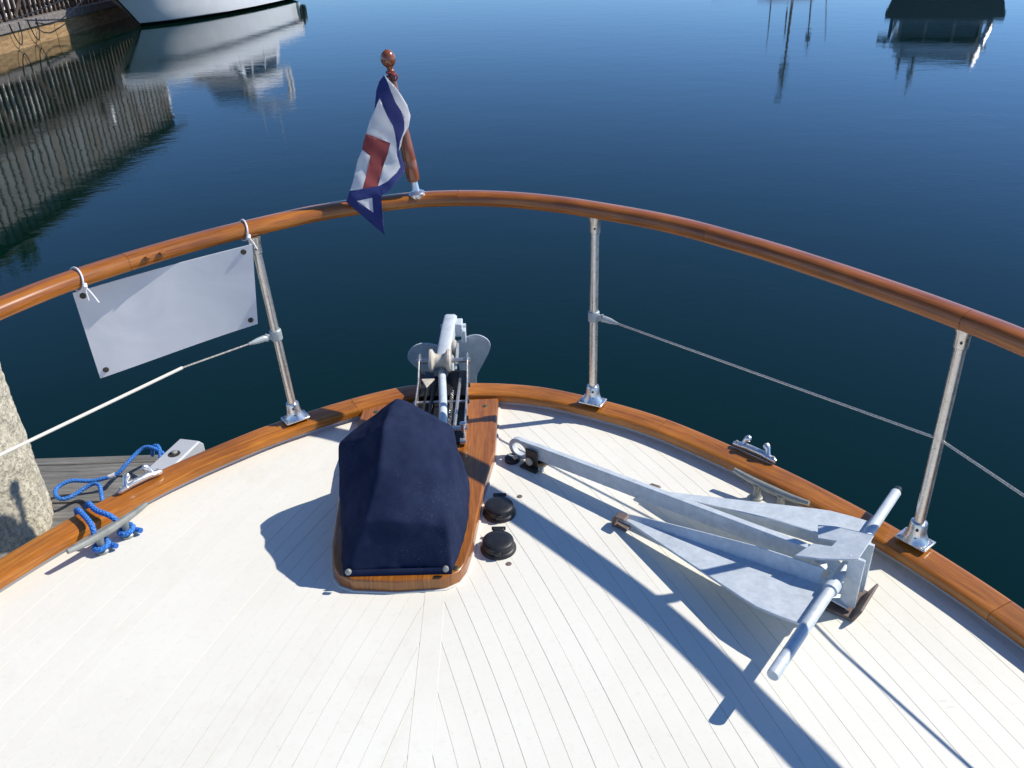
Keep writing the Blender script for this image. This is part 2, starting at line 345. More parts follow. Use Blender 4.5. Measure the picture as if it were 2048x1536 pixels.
# deck: a painted bed with narrow planks laid on it, nibbed into a king plank
deck = G()
inner = offset(outline, .03); deck.prism([(p.x, p.y) for p in inner[::-1]], -.030, -.0012)
deck_o = deck.build('deck', M['seam'], yacht, smooth=0)
g = G(); g.prism([(-.224, -1.55), (-.176, -1.55), (-.176, 2.38), (-.224, 2.38)], -.008, .0004); g.build('king_plank', M['deck'], deck_o, bevel=.0006, seg=1)
ys = [-1.55 + .0125 * i for i in range(318)]
def drift(y):                                     # planks spring outward going aft
    y0 = 1.2; s_ = 0; n_ = 24
    for i in range(n_):
        yy = lerp(y0, y, (i + .5) / n_); a = min(30, max(11.5, 16.8 + 11 * (yy - 1.2))); s_ += -math.tan(R(a)) * (y - y0) / n_
    return s_
DR = {y: drift(y) for y in ys}
for side in (1, -1):
    king = CX + side * .0242; XO = {y: outline_x(y, side, .055) for y in ys}
    for kk in range(-15, 37):
        c0, wd, rows = kk * .0431, .0431 - .0011, []
        for y in ys:
            if XO[y] is None: continue
            a = CX + side * (.024 + DR[y] + c0); b = a + side * wd
            lo, hi = (max(a, king), min(b, XO[y])) if side > 0 else (min(a, king), max(b, XO[y]))
            if side * (hi - lo) > .0012: rows.append((y, lo, hi))
        if len(rows) < 3 or abs(rows[-1][0] - rows[0][0] - .0125 * (len(rows) - 1)) > .01: continue
        zt = random.uniform(-.0003, .0003); V, UV = [], []
        for y, a, b in rows:
            V += [(a, y, -.004), (a, y, zt), (b, y, zt), (b, y, -.004)]; UV += [(y, 0), (y, .004), (y, .046), (y, .05)]
        F = []
        for i in range(len(rows) - 1):
            for j in range(3):
                q = (4 * i + j, 4 * i + j + 1, 4 * i + j + 5, 4 * i + j + 4); F.append(q[::-1] if side > 0 else q)
        F += [(0, 1, 2, 3), tuple(4 * (len(rows) - 1) + j for j in (3, 2, 1, 0))]
        gg = G(); gg.add(V, F, UV); gg.build('plank', M['deck'], deck_o, smooth=0)
# coaming under the cap rail, then the cap rail in scarfed lengths
g = G(); g.sweep(outline, [(-.012, -.01), (-.062, -.01), (-.062, .008), (-.012, .008)][::-1]); g.build('coaming', M['coaming'], yacht)
cap = part('cap_rail', (CX, 2.4, .05), yacht)
cap_prof = [(0, .014), (-.004, .010), (-.055, .010), (-.060, .017), (-.0755, .017), (-.0775, .0195), (-.0775, .034), (-.0755, .0395), (-.0710, .0425), (-.064, .0438), (-.014, .0470), (-.007, .0468), (-.002, .0440), (0, .040)]
def cut(path, pts):
    idx = [0] + sorted(min(range(len(path)), key=lambda i: (path[i].xy - Vector(p)).length) for p in pts) + [len(path) - 1]
    return [path[a:b + 1] for a, b in zip(idx, idx[1:])]
def shorten(seg, d=.0008):
    seg = [p.copy() for p in seg]; seg[0] += (seg[1] - seg[0]).normalized() * d; seg[-1] += (seg[-2] - seg[-1]).normalized() * d; return seg
for i, seg in enumerate(cut(catmull(outline, .012), [(-1.45, 1.35), (-.535, 2.36), (.48, 2.17), (1.10, 1.36)])):
    g = G(); g.sweep(shorten(seg), cap_prof); g.build('rail_length', M['teak'], cap)
# handrail in scarfed lengths
RAIL = [(-1.86, -.6), (-1.80, -.1), (-1.70, .45), (-1.57, .95), (-1.41, 1.36), (-1.29, 1.60), (-1.185, 1.784), (-1.105, 1.905), (-.988, 2.035), (-.846, 2.163), (-.715, 2.258), (-.533, 2.368), (-.319, 2.438), (-.169, 2.451), (-.019, 2.431), (.128, 2.380), (.254, 2.313), (.447, 2.185), (.621, 2.018), (.753, 1.866), (.875, 1.710), (.960, 1.590), (1.035, 1.470), (1.13, 1.28), (1.26, .98), (1.40, .45), (1.50, -.1), (1.56, -.6)]
def rail_z(y): return .655 + .045 * (y - 2)
rail = catmull([(x, y, rail_z(y)) for x, y in RAIL], .012)
hand = part('handrail', (CX, 2.45, .67), yacht)
rail_prof = []
for i in range(20):
    a = 2 * math.pi * i / 20; ca, sa = math.cos(a), math.sin(a)
    x = .0315 * math.copysign(abs(ca) ** .8, ca); z = .0235 * math.copysign(abs(sa) ** .8, sa)
    if z < -.010: z = -.010 + (z + .010) * .75; x *= 1.03 if z > -.016 else .95
    rail_prof.append((x, z))
for i, seg in enumerate(cut(rail, [(-.984, 2.038), (-.147, 2.452), (.543, 2.10), (.963, 1.571)])):
    g = G(); g.sweep(shorten(seg, .0005), rail_prof[::-1]); g.build('rail_length', M['teak_rail'] if i < 2 else M['teak_rail_red'], hand)
g = G()
for x, y in ((-.937, 2.075), (-.908, 2.10)): g.cyl((x, y, rail_z(y) + .0195), (x + .006, y - .012, rail_z(y) + .0196), .007, .007)
for x, y, dx, dy in ((-.940, 2.058, .45, -.55), (-.912, 2.084, .42, -.58)):
    c = Vector((x + .012, y - .018, rail_z(y) + .013)); d = Vector((dx, dy, .75)).normalized(); g = G(); g.cyl(c - d * .01, c + d * .0042, .0065, n=14); g.build('wood_plug', M['teak_pad'], hand)
# stanchions
def frame2(t):
    t = Vector((t[0], t[1], 0)).normalized(); return Matrix((t, Vector((-t.y, t.x, 0)), Vector((0, 0, 1)))).transposed()
def stanchion(B, T, tang, clamp, eye=None):
    B, T = Vector(B), Vector(T); st = part('stanchion', B, yacht); ax = (T - B).normalized(); Rm = frame2(tang)
    g = G(); g.cyl(B + ax * .045, T, .0126, n=20); g.build('tube', M['chrome_old'], st)
    g = G(); g.box(B + Vector((0, 0, .0035)), (.078, .054, .007), Rm)
    b = g.build('base_plate', M['chrome'], st, bevel=.0025)
    g = G(); prof = [(.0315, .006), (.029, .011), (.0235, .022), (.021, .034), (.0200, .054), (.0185, .0575), (.0135, .058)]
    g.lathe(prof, B, ax, 24); g.build('socket', M['chrome'], st)
    for sx in (-1, 1):
        for sy in (-1, 1):
            p = B + Rm @ Vector((sx * .032, sy * .019, .007)); g = G(); g.lathe([(.0042, 0), (.0038, .0012), (.001, .0018)], p, (0, 0, 1), 10); g.build('screw', M['galv_dull'], st)
    inw = Vector((-B.x, -B.y, 0)).normalized()
    for h in (.022, .046): p = B + ax * h + inw * .020; g = G(); g.cyl(p - inw * .004, p + inw * .0035, .0036, n=10); g.build('set_screw', M['black_steel'], st)
    g = G(); g.lathe([(.0135, -.046), (.0155, -.044), (.0158, -.014), (.0185, -.004), (.0195, .004)], T, ax, 20); g.build('top_cap', M['chrome_old'], st)
    p = T - ax * .028 + inw * .0155; g = G(); g.cyl(p - inw * .004, p + inw * .002, .003, n=10); g.build('set_screw', M['black_steel'], st)
    if clamp:
        p = B + ax * (.345 - B.z) / ax.z; g = G(); g.lathe([(.0128, -.017), (.0172, -.016), (.0176, 0), (.0172, .016), (.0128, .017)], p, ax, 20)
        e = (Vector(eye) - p).normalized(); sd = e.cross(ax).normalized()
        g.box(p + e * .022, (.020, .010, .018), Matrix((e, sd, ax)).transposed()); g.build('wire_clamp', M['alu'], st, bevel=.002)
        return p + e * .03
EL = stanchion((-.684, 2.232, .053), (-.711, 2.236, .645), (.82, .57), True, (-.95, 2.03, .345))
EM = stanchion((.256, 2.278, .053), (.254, 2.312, .648), (.88, -.47), True, (.6, 2.05, .345))
stanchion((.971, 1.563, .053), (.970, 1.586, .615), (.6, -.8), False)
# lifelines with their swaged ends
def lifeline(E, pts, bare_to):
    ll = part('lifeline', E, yacht); d = (Vector(pts[0]) - E).normalized()
    g = G(); g.tube([E - d * .006, E + d * .004, E + d * .012, E + d * .030, E + d * .052, E + d * .058], [.004, .0095, .0098, .0088, .0048, .004], 10)
    g.cyl(E + Vector((0, 0, .012)), E - Vector((0, 0, .012)), .0035); g.build('wire_end', M['alu'], ll)
    P = [E + d * .05] + [Vector(p) for p in pts]
    if bare_to:
        q = E + d * bare_to; g = G(); g.tube([E + d * .05, q], .0026, 8); g.build('bare_wire', M['wire'], ll)
        g = G(); g.tube([q] + P[2:], .0044, 8); g.build('coated_wire', M['wire_white'], ll)
    else:
        g = G(); g.tube(P, .0032, 8); g.build('bare_wire', M['wire'], ll)
lifeline(EL, [(-.90, 2.050, .345), (-1.205, 1.625, .343), (-1.48, 1.0, .33), (-1.72, 0, .30)], .26)
lifeline(EM, [(.971, 1.572, .342), (1.047, 1.362, .338), (1.28, .85, .33), (1.47, 0, .30)], 0)

# bow platform (teak pad)
pad_pts = [(-.485, 2.335), (-.046, 2.352), (-.056, 2.045), (-.090, 1.838), (-.112, 1.63), (-.126, 1.555), (-.142, 1.523), (-.175, 1.502), (-.29, 1.496), (-.395, 1.506), (-.432, 1.524), (-.452, 1.555), (-.468, 1.63), (-.484, 1.83), (-.498, 2.02)]
pad = part('bow_platform', (-.28, 1.9, 0), yacht)
g = G(); g.prism(pad_pts[::-1], -.004, .036, uvf=lambda x, y: (y, x)); g.build('board', M['teak_pad'], pad, bevel=.006, seg=3)
g = G(); g.prism([(CX + .0 + (x + .28) * 1.025 - .08, 1.9 + (y - 1.9) * 1.012) for x, y in pad_pts[::-1]], -.004, .0035); g.build('bedding', M['seam'], pad, bevel=.001)
for x, y in ((-.090, 2.300), (-.440, 2.285), (-.150, 1.535)):
    g = G(); g.lathe([(.0085, -.002), (.0085, .0008), (.007, .0016), (.0015, .0018)], (x, y, .036), (0, 0, 1), 14); g.build('screw', M['brass'], pad)

# anchor roller: cheeks, floor, rollers, axles, rods
ar = part('anchor_roller', (-.23, 2.3, .036), yacht)
def cheek(x, pts, t=.005):
    g = G(); g.prism([(y, z) for y, z in pts], x - t / 2, x + t / 2, f=lambda a, b, c: (c, a, b)); g.build('cheek_plate', M['chrome_old'], ar, bevel=.0012)
cheek(-.147, [(2.085, .037), (2.40, .037), (2.50, .055), (2.515, .10), (2.505, .128), (2.475, .138), (2.445, .128), (2.38, .088), (2.20, .072), (2.10, .074), (2.085, .060)])
cheek(-.308, [(2.085, .037), (2.40, .037), (2.50, .055), (2.515, .10), (2.505, .128), (2.475, .138), (2.445, .128), (2.38, .088), (2.20, .072), (2.10, .074), (2.085, .060)])
g = G(); g.box((-.2275, 2.29, .0390), (.156, .42, .005)); g.box((-.2275, 2.425, .0545), (.156, .17, .006)); g.build('floor_plate', M['black_steel'], ar)
for x, y, z, r_ in ((0, 2.47, .118, .008), (0, 2.115, .072, .007), (0, 2.30, .056, .005)): g = G(); g.cyl((-.318, y, z), (-.137, y, z), r_); g.build('axle', M['chrome_old'], ar)
def roller(x0, x1, y, z, rf, rc):
    g = G(); wv = x1 - x0; g.lathe([(.006, 0), (rf * .9, 0), (rf, wv * .06), (rf, wv * .15), (rc * 1.15, wv * .27), (rc, wv * .42), (rc, wv * .58), (rc * 1.15, wv * .73), (rf, wv * .85), (rf, wv * .94), (rf * .9, wv), (.006, wv)], (x0, y, z), (1, 0, 0), 28)
    g.build('roller', M['nylon'], ar)
roller(-.276, -.202, 2.47, .118, .040, .022)
g = G(); g.lathe([(.006, 0), (.026, 0), (.028, .004), (.028, .010), (.026, .014), (.006, .014)], (-.205, 2.60, .100), (1, 0, 0), 24); g.build('guide_wheel', M['nylon'], ar)
g = G(); g.prism([(2.44, .10), (2.46, .085), (2.60, .078), (2.63, .10), (2.60, .118), (2.52, .108)], -.190, -.183, f=lambda a, b, c: (c, a, b)); g.prism([(2.46, .10), (2.47, .085), (2.60, .085), (2.61, .10), (2.59, .112)], -.212, -.206, f=lambda a, b, c: (c, a, b)); g.build('guide_arm', M['alu'], ar, bevel=.001)
g = G(); g.prism([(-.298, 2.40), (-.255, 2.40), (-.278, 2.345)], .083, .089); g.build('guard_plate', M['nylon'], ar, bevel=.001)
g = G(); g.cyl((-.178, 2.13, .068), (-.172, 2.42, .072), .0055); g.build('rod', M['chrome_old'], ar)
g = G(); hx = [Vector((-.196 + .0055 * math.cos(a * .9), 2.14 + .0021 * a, .066 + .0055 * math.sin(a * .9))) for a in range(0, 100)]; g.tube(hx, .0013, 5); g.build('spring', M['chrome_old'], ar)
g = G(); g.cyl((-.262, 2.12, .060), (-.258, 2.42, .064), .006); g.build('rod', M['black_steel'], ar); g = G(); g.cyl((-.285, 2.12, .060), (-.28, 2.40, .060), .004); g.build('rod', M['black_steel'], ar)
g = G(); g.cyl((-.185, 2.10, .080), (-.140, 2.10, .080), .0075); g.cyl((-.150, 2.095, .07), (-.150, 2.095, .098), .006); g.lathe([(.010, 0), (.010, .006), (.004, .008)], (-.150, 2.095, .096), (0, 0, 1), 12); g.cyl((-.160, 2.075, .050), (-.143, 2.075, .050), .010)
g.build('locking_pin', M['chrome'], ar, bevel=.001)
for y, z in ((2.47, .118), (2.115, .072), (2.30, .056), (2.20, .055), (2.40, .06)):
    g = G(); g.cyl((-.1455, y, z), (-.1385, y, z), .0075, n=6); g.build('nut', M['black_steel'], ar)

# foot switches
def switch(x, y, r_, hinge, label):
    sw = part('foot_switch', (x, y, 0), yacht); 
    if label: sw['label'] = label
    g = G(); g.lathe([(r_, 0), (r_, .004), (r_ * .97, .007), (r_ * .88, .010), (r_ * .84, .016)], (x, y, .0005), (0, 0, 1), 40); g.build('bezel', M['rubber'], sw)
    g = G(); g.lathe([(r_ * .87, .0165), (r_ * .885, .020), (r_ * .86, .0265), (r_ * .80, .029), (r_ * .5, .0305), (.001, .0308)], (x, y, .0005), (0, 0, 1), 40); ld = g.build('lid', M['rubber'], sw, smooth=50)
    hv = Vector((math.sin(hinge), math.cos(hinge), 0)); Rm = Matrix.Rotation(-hinge, 3, 'Z')
    g = G(); g.box(Vector((x, y, .017)) + hv * r_ * .98, (.030, .016, .026), Rm); g.cyl(Vector((x, y, .026)) + hv * r_ * 1.05 - Rm @ Vector((.018, 0, 0)), Vector((x, y, .026)) + hv * r_ * 1.05 + Rm @ Vector((.018, 0, 0)), .005); g.build('hinge', M['rubber'], sw, bevel=.003)
    g = G(); g.box(Vector((x, y, .016)) - hv * r_ * .92, (.016, .008, .012), Rm); g.build('latch', M['rubber'], sw, bevel=.002)
switch(-.045, 1.790, .045, R(2), 'forward foot switch with a round black lid')
switch(-.048, 1.645, .046, R(2), 'aft foot switch with a round black lid')
for x, y in ((.012, 1.861), (-.022, 1.585)):
    g = G(); g.lathe([(.0072, 0), (.0072, .0015), (.0035, .0022), (.0028, .0005)], (x, y, 0), (.1, 0, 1), 12); g.build('deck_screw', M['brown_chock'], yacht)

# mooring cleats
def cleat(A, B, z, leg_t, mat):
    A, B = Vector((*A, z)), Vector((*B, z)); cl = part('mooring_cleat', (A + B).xy.to_3d() / 2 if False else Vector(((A.x + B.x) / 2, (A.y + B.y) / 2, 0)), yacht)
    d = (B - A); n_ = 18; g = G(); P, rr = [], []
    for i in range(n_ + 1):
        t = i / n_; P.append(A + d * t + Vector((0, 0, .010 * abs(2 * t - 1) ** 2 - .004))); rr.append(lerp(.0115, .0068, abs(2 * t - 1) ** 1.4))
    g.tube(P, rr, 14); g.build('horn_bar', mat, cl)
    for t in leg_t:
        c = A + d * t; g = G(); g.lathe([(.019, .0005), (.0185, .006), (.013, .010), (.0095, .020), (.0095, .034), (.013, .046)], (c.x, c.y, 0), (0, 0, 1), 16); g.build('leg', mat, cl)
    return A, B
cleat((-1.122, 1.616), (-.994, 1.805), .052, (.36, .68), M['galv_dull'])
cleat((.607, 1.876), (.762, 1.716), .052, (.34, .66), M['galv_dull'])
# chocks (fairleads) on the cap rail
def chock(A, B, out):
    A, B = Vector((*A, .054)), Vector((*B, .054)); d = (B - A); L_ = d.length; d.normalize(); o = Vector((*out, 0)).normalized(); c = (A + B) / 2
    ch = part('fairlead', c, yacht); g = G()
    g.tube([A + d * t * L_ + Vector((0, 0, zz)) for t, zz in ((0, .002), (.06, .004), (.2, .006), (.3, .009), (.7, .009), (.8, .006), (.94, .004), (1, .002))], [.006, .0095, .0095, .010, .010, .0095, .0095, .006], 14)
    g.build('base', M['chrome'], ch)
    for s_ in (-1, 1):
        p = c + d * s_ * L_ * .30; q = []
        for i in range(9):
            a = i / 8; q.append(p + Vector((0, 0, .006 + .027 * math.sin(a * 1.5))) + d * (-s_) * (.018 * (1 - math.cos(a * 1.6))) + o * .014 * a)
        g = G(); g.tube(q, [.0105, .0085, .0072, .0068, .0076, .0092, .0104, .0098, .0050], 12); g.build('horn', M['chrome'], ch)
    for s_ in (-1, 1): g = G(); g.lathe([(.0045, 0), (.004, .0015), (.001, .002)], c + d * s_ * L_ * .43 + Vector((0, 0, .0135)), (0, 0, 1), 10); g.build('screw', M['galv_dull'], ch)
chock((.640, 2.010), (.733, 1.910), (.7, .7)); chock((-1.095, 1.862), (-1.008, 1.958), (-.7, .7))

# ------------------------------------------------------------------ windlass cover
cov = thing('windlass_cover', (-.28, 1.8, .036), 'dark navy canvas cover over the windlass, on the teak bow platform', 'canvas cover')
K = dict(
 P=(-.299, 1.858, .338), Pm=(-.322, 1.751, .321), Pq=(-.328, 1.632, .243), LA=(-.361, 1.565, .166), RA=(-.162, 1.558, .146), Rm=(-.157, 1.714, .204), RR=(-.152, 1.846, .256),
 SL=(-.460, 1.824, .218), SLb=(-.452, 1.735, .150), LC=(-.430, 1.640, .110),
 b0=(-.419, 1.522, .0365), b1=(-.158, 1.520, .0365), b2=(-.128, 1.66, .0365), b3=(-.120, 1.83, .0365), b4=(-.140, 1.975, .0365), bf=(-.29, 2.02, .0365), b6=(-.475, 1.960, .0365), b7=(-.474, 1.81, .0365), b8=(-.452, 1.66, .0365),
 sR=(-.126, 1.79, .130), sR2=(-.138, 1.632, .090), fL=(-.385, 1.885, .262), fR=(-.148, 1.905, .15), fm=(-.285, 1.93, .19), ML=(-.392, 1.770, .262), MR=(-.232, 1.720, .276), ba=(-.287, 1.521, .0365), MA=(-.259, 1.560, .160), MT=(-.243, 1.630, .210))
keys = list(K); ix = {a: i for i, a in enumerate(keys)}
faces = [('P', 'RR', 'MR', 'Pm'), ('RR', 'Rm', 'MR'), ('Pm', 'MR', 'MT', 'Pq'), ('MR', 'Rm', 'RA', 'MT'), ('Pq', 'MT', 'MA', 'LA'), ('MT', 'RA', 'MA'),
 ('P', 'Pm', 'ML', 'fL'), ('fL', 'ML', 'SL'), ('Pm', 'Pq', 'SLb', 'ML'), ('ML', 'SLb', 'SL'), ('Pq', 'LA', 'LC', 'SLb'),
 ('LA', 'MA', 'ba', 'b0'), ('MA', 'RA', 'b1', 'ba'), ('LC', 'LA', 'b0'), ('SLb', 'LC', 'b0', 'b8'), ('SL', 'SLb', 'b8', 'b7'),
 ('RA', 'Rm', 'sR', 'sR2'), ('Rm', 'RR', 'fR', 'sR'), ('RA', 'sR2', 'b1'), ('sR2', 'sR', 'b2'), ('b1', 'sR2', 'b2'), ('sR', 'b3', 'b2'), ('sR', 'fR', 'b4', 'b3'),
 ('P', 'fL', 'fm'), ('P', 'fm', 'fR', 'RR'), ('fm', 'bf', 'b4', 'fR'), ('fL', 'b6', 'bf', 'fm'), ('fL', 'SL', 'b7', 'b6')]
creases = [('P', 'Pm', .85), ('Pm', 'Pq', .85), ('Pq', 'LA', .85), ('LA', 'LC', .6), ('LA', 'MA', .95), ('MA', 'RA', .95), ('RR', 'Rm', .9), ('Rm', 'RA', .95), ('RA', 'b1', .95), ('P', 'RR', .9), ('P', 'fL', .8), ('fL', 'SL', .85), ('Pm', 'ML', .55), ('ML', 'SL', .55), ('SL', 'SLb', .85), ('SLb', 'LC', .8), ('LC', 'b0', .7), ('LA', 'b0', .6), ('RR', 'fR', .7), ('SL', 'b6', .5)]
me = bpy.data.meshes.new('canvas'); me.from_pydata([Vector(K[a]) - WL[cov] for a in keys], [], [[ix[a] for a in f] for f in faces]); me.materials.append(M['canvas'])
bmod = {}
for a, b, c_ in creases: bmod[tuple(sorted((ix[a], ix[b])))] = c_
bl = ['b0', 'ba', 'b1', 'b2', 'b3', 'b4', 'bf', 'b6', 'b7', 'b8']
for a, b in zip(bl, bl[1:] + bl[:1]): bmod[tuple(sorted((ix[a], ix[b])))] = 1.
at_ = me.attributes.new('crease_edge', 'FLOAT', 'EDGE'); cr = [bmod.get(tuple(sorted(e.vertices)), 0.) for e in me.edges]; at_.data.foreach_set('value', cr)
cv = me.attributes.new('crease_vert', 'FLOAT', 'POINT'); cv.data.foreach_set('value', [.9 if a in ('P', 'SL', 'RA', 'RR', 'b0', 'b1', 'LA', 'Pm') else (.4 if a in ('LC', 'fL', 'SLb', 'Pq') else 0.) for a in keys])
me.shade_smooth(); co = bpy.data.objects.new('canvas', me); C.objects.link(co); co.parent = cov; WL[co] = WL[cov]
sb = co.modifiers.new('sub', 'SUBSURF'); sb.levels = sb.render_levels = 5
for nm, s_, st_ in (('big_folds', .15, .016), ('small_folds', .05, .006)):
    tx = bpy.data.textures.new(nm, 'CLOUDS'); tx.noise_scale = s_; tx.noise_depth = 1
    dm_ = co.modifiers.new(nm, 'DISPLACE'); dm_.texture = tx; dm_.strength = st_; dm_.mid_level = .5; dm_.texture_coords = 'LOCAL'
g = G(); hem = catmull([Vector(K[a]) for a in ('b0', 'ba', 'b1')], .02)
g.sweep(hem, [(.003, 0), (-.0045, 0), (-.0035, .009), (.002, .015)][::-1]); g.build('hem', M['canvas'], cov, smooth=60)
for i, (x, y, z) in enumerate(((-.405, 1.513, .054), (-.172, 1.511, .056))):
    d = Vector(((-.1, -1, .45), (.1, -1, .45), (1, 0, .3), (-1, 0, .3))[i]); g = G(); g.lathe([(.0075, -.004), (.0075, .002), (.006, .0042), (.001, .0052)], (x, y, z), d, 16); g.build('snap_fastener', M['galv_dull'], cov)

# ------------------------------------------------------------------ bow anchor in its roller (plough type)
ba = thing('plough_anchor', (-.225, 2.6, .06), 'galvanised plough anchor with two rounded blades stowed over the bow roller', 'anchor')
g = G(); P = [(-.203, 1.98, .118), (-.209, 2.10, .100), (-.222, 2.30, .088), (-.237, 2.48, .078)]
g.tube(catmull(P, .03), .0128, 14); g.build('shank_rod', M['galv'], ba)
g = G(); sh = catmull([(-.241, 2.47, .066), (-.233, 2.55, .100), (-.222, 2.65, .138), (-.214, 2.735, .152)], .02); V = []
prof = [(-.023, -.03), (.023, -.03), (.023, .010), (.014, .016), (-.014, .016), (-.023, .010)]
g.sweep(sh, prof); g.build('shank', M['galv'], ba, bevel=.003)
g = G(); g.box((-.184, 2.705, .128), (.026, .055, .050)); g.box((-.167, 2.68, .108), (.016, .034, .050)); g.cyl((-.250, 2.715, .128), (-.160, 2.715, .128), .010); g.build('hinge', M['galv'], ba, bevel=.004)
bladeR = [(-.205, .060), (-.186, .072), (-.158, .096), (-.135, .108), (-.109, .110), (-.083, .095), (-.073, .070), (-.080, .036), (-.097, -.006), (-.120, -.058), (-.131, -.088), (-.140, -.15), (-.185, -.20)]
bladeL = [(-.235, .045), (-.267, .056), (-.296, .072), (-.326, .080), (-.355, .069), (-.373, .044), (-.377, .021), (-.366, -.008), (-.346, -.038), (-.32, -.09), (-.28, -.16), (-.24, -.20)]
for poly, sx in ((bladeR, 1), (bladeL, -1)):
    cxp = -.222; V = []; poly = [(p.x, p.y) for p in catmull([(x, z, 0) for x, z in poly], .012)]
    def ydep(x, z): return 2.725 - .55 * abs(x - cxp) + .25 * (abs(x - cxp) / .15) ** 2 * .1 + (.10 - z) * .25
    g = G(); g.prism(poly if sx > 0 else poly[::-1], lambda x, z: ydep(x, z) - .0035, lambda x, z: ydep(x, z) + .0035, f=lambda x, z, y: (x, y, z)); g.build('blade', M['galv'], ba, bevel=.002)
g = G(); g.box((-.222, 2.66, -.03), (.030, .09, .24)); g.build('spine', M['galv'], ba, bevel=.008)

# ------------------------------------------------------------------ fluke anchor lying on deck
O = Vector((.737, 1.418, .10)); U = Vector((-.764, .645, 0)); Vv = Vector((.645, .764, 0))
def A(u, v, z): return O + U * u + Vv * v + Vector((0, 0, z))
fa = thing('fluke_anchor', (.737, 1.418, 0), 'large galvanised fluke anchor with a long shank and crossbar lying on the deck', 'anchor')
g = G(); g.tube([A(0, -.382, 0), A(0, -.378, 0), A(0, .362, 0)], [.0118, .0126, .0126], 18); g.build('stock', M['galv'], fa)
g = G(); g.tube([A(0, .3625, 0), A(0, .380, 0), A(0, .383, 0)], [.0105, .0105, .009], 16); g.build('stock_end', M['black_steel'], fa)
VC = .018
def shank_top(u): return lerp(.012, -.030, max(0, min(1, (u - .05) / .93)))
def shank_h(u): return .046
top = [(u, shank_top(u)) for u in (.075, .3, .6, .88)]; ey = (.955, -.062); ro = .036
arc = [(ey[0] + ro * 1.05 * math.cos(a), ey[1] + ro * .92 * math.sin(a)) for a in [R(105 - 12 * i) for i in range(20)]]
bot = [(u, shank_top(u) - shank_h(u)) for u in (.88, .6, .3, .075)]
outer = top + arc + bot
hole = [(ey[0] + .025 * math.cos(-2 * math.pi * i / 20), ey[1] + .0205 * math.sin(-2 * math.pi * i / 20)) for i in range(20)]
vv = [Vector(p) for p in outer + hole]; no, nh = len(outer), len(hole)
ed = [(i, (i + 1) % no) for i in range(no)] + [(no + i, no + (i + 1) % nh) for i in range(nh)]
r2 = delaunay_2d_cdt(vv, ed, [], 0, 1e-6); pv = r2[0]
def inside(p, poly):
    c = False; j = len(poly) - 1
    for i in range(len(poly)):
        if (poly[i][1] > p.y) != (poly[j][1] > p.y) and p.x < (poly[j][0] - poly[i][0]) * (p.y - poly[i][1]) / (poly[j][1] - poly[i][1]) + poly[i][0]: c = not c
        j = i
    return c
tri = [t for t in r2[2] if inside(sum((pv[i] for i in t), Vector((0, 0))) / 3, outer) and not inside(sum((pv[i] for i in t), Vector((0, 0))) / 3, hole)]
g = G(); a_, b_ = VC - .009, VC + .009
V = [A(p.x, a_, p.y) for p in pv] + [A(p.x, b_, p.y) for p in pv]; q = len(pv)
F = [list(t) for t in tri] + [[i + q for i in t[::-1]] for t in tri]
cnt = {}
for t in tri:
    for i in range(3): cnt[(t[i], t[(i + 1) % 3])] = 1
F += [[b, a, a + q, b + q] for (a, b) in cnt if (b, a) not in cnt]
g.add(V, F); g.build('shank', M['galv'], fa, bevel=.0018)
def fz(u): return lerp(-.014, -.076, max(0, u) / .55)
for s_ in (1, -1):
    pl = [(.552, .078), (.535, .068), (.40, .072), (.26, .072), (.08, .070), (.004, .068), (.004, .214), (.058, .2155), (.112, .213), (.150, .203), (.525, .083)]
    poly = [(u, VC - .008 + s_ * v) for u, v in pl]; poly = poly[::-1] if s_ > 0 else poly
    g = G(); g.prism(poly, lambda u, v: fz(u) - .003, lambda u, v: fz(u) + .003, f=A); fl_o = g.build('fluke', M['galv'], fa, bevel=.0012)
    g = G(); V = []; us = [.03 + .51 * i / 16 for i in range(17)]
    for u in us:
        h = .006 + .034 * min(1, max(0, (.545 - u) / .36)) ** .8
        for dv, zz in ((.0735, fz(u) + .002), (.0705, fz(u) + .002), (.0575, fz(u) + h), (.0615, fz(u) + h + .001)): V.append(A(u, VC - .008 + s_ * dv, zz))
    F = [(4 * i + j, 4 * i + (j + 1) % 4, 4 * i + 4 + (j + 1) % 4, 4 * i + 4 + j) for i in range(16) for j in range(4)] + [(3, 2, 1, 0), (64, 65, 66, 67)]
    if s_ < 0: F = [f[::-1] for f in F]
    g.add(V, F); g.build('flange', M['galv'], fl_o, bevel=.001)
    g = G(); g.tube([A(.0145, VC + s_ * (.085 + .13 * i / 14), -.006 + random.uniform(-.001, .001)) for i in range(15)], [.0026 + random.uniform(-.0008, .0008) for i in range(15)], 7); g.build('weld', M['galv'], fl_o)
for s_, nm in ((1, 'crown_plate'), (-1, 'crown_plate')):
    c0 = VC + .004; pl = [(.098, -.072), (.080, -.014), (.038, -.014), (.036, .010), (.078, .010), (.098, .066), (.060, .070), (-.030, .056), (-.030, -.048), (.04, -.068)]
    def cz(u, v, s_=s_): return (lerp(.062, .022, (u + .03) / .128) if s_ > 0 else lerp(-.082, -.030, (u + .03) / .128))
    poly = [(u, c0 + v) for u, v in pl]
    g = G(); g.prism(poly[::-1], lambda u, v: cz(u, v) - .0025, lambda u, v: cz(u, v) + .0025, f=A); g.build(nm, M['galv'], fa, bevel=.001)
for v, wv in ((-.020, .034), (.044, .030)):
    g = G(); g.box(A(-.026, v + .004, -.010), (wv, .009, .138), Matrix((U, Vv, Vector((0, 0, 1)))).transposed()); g.build('crown_leg', M['galv'], fa, bevel=.001)
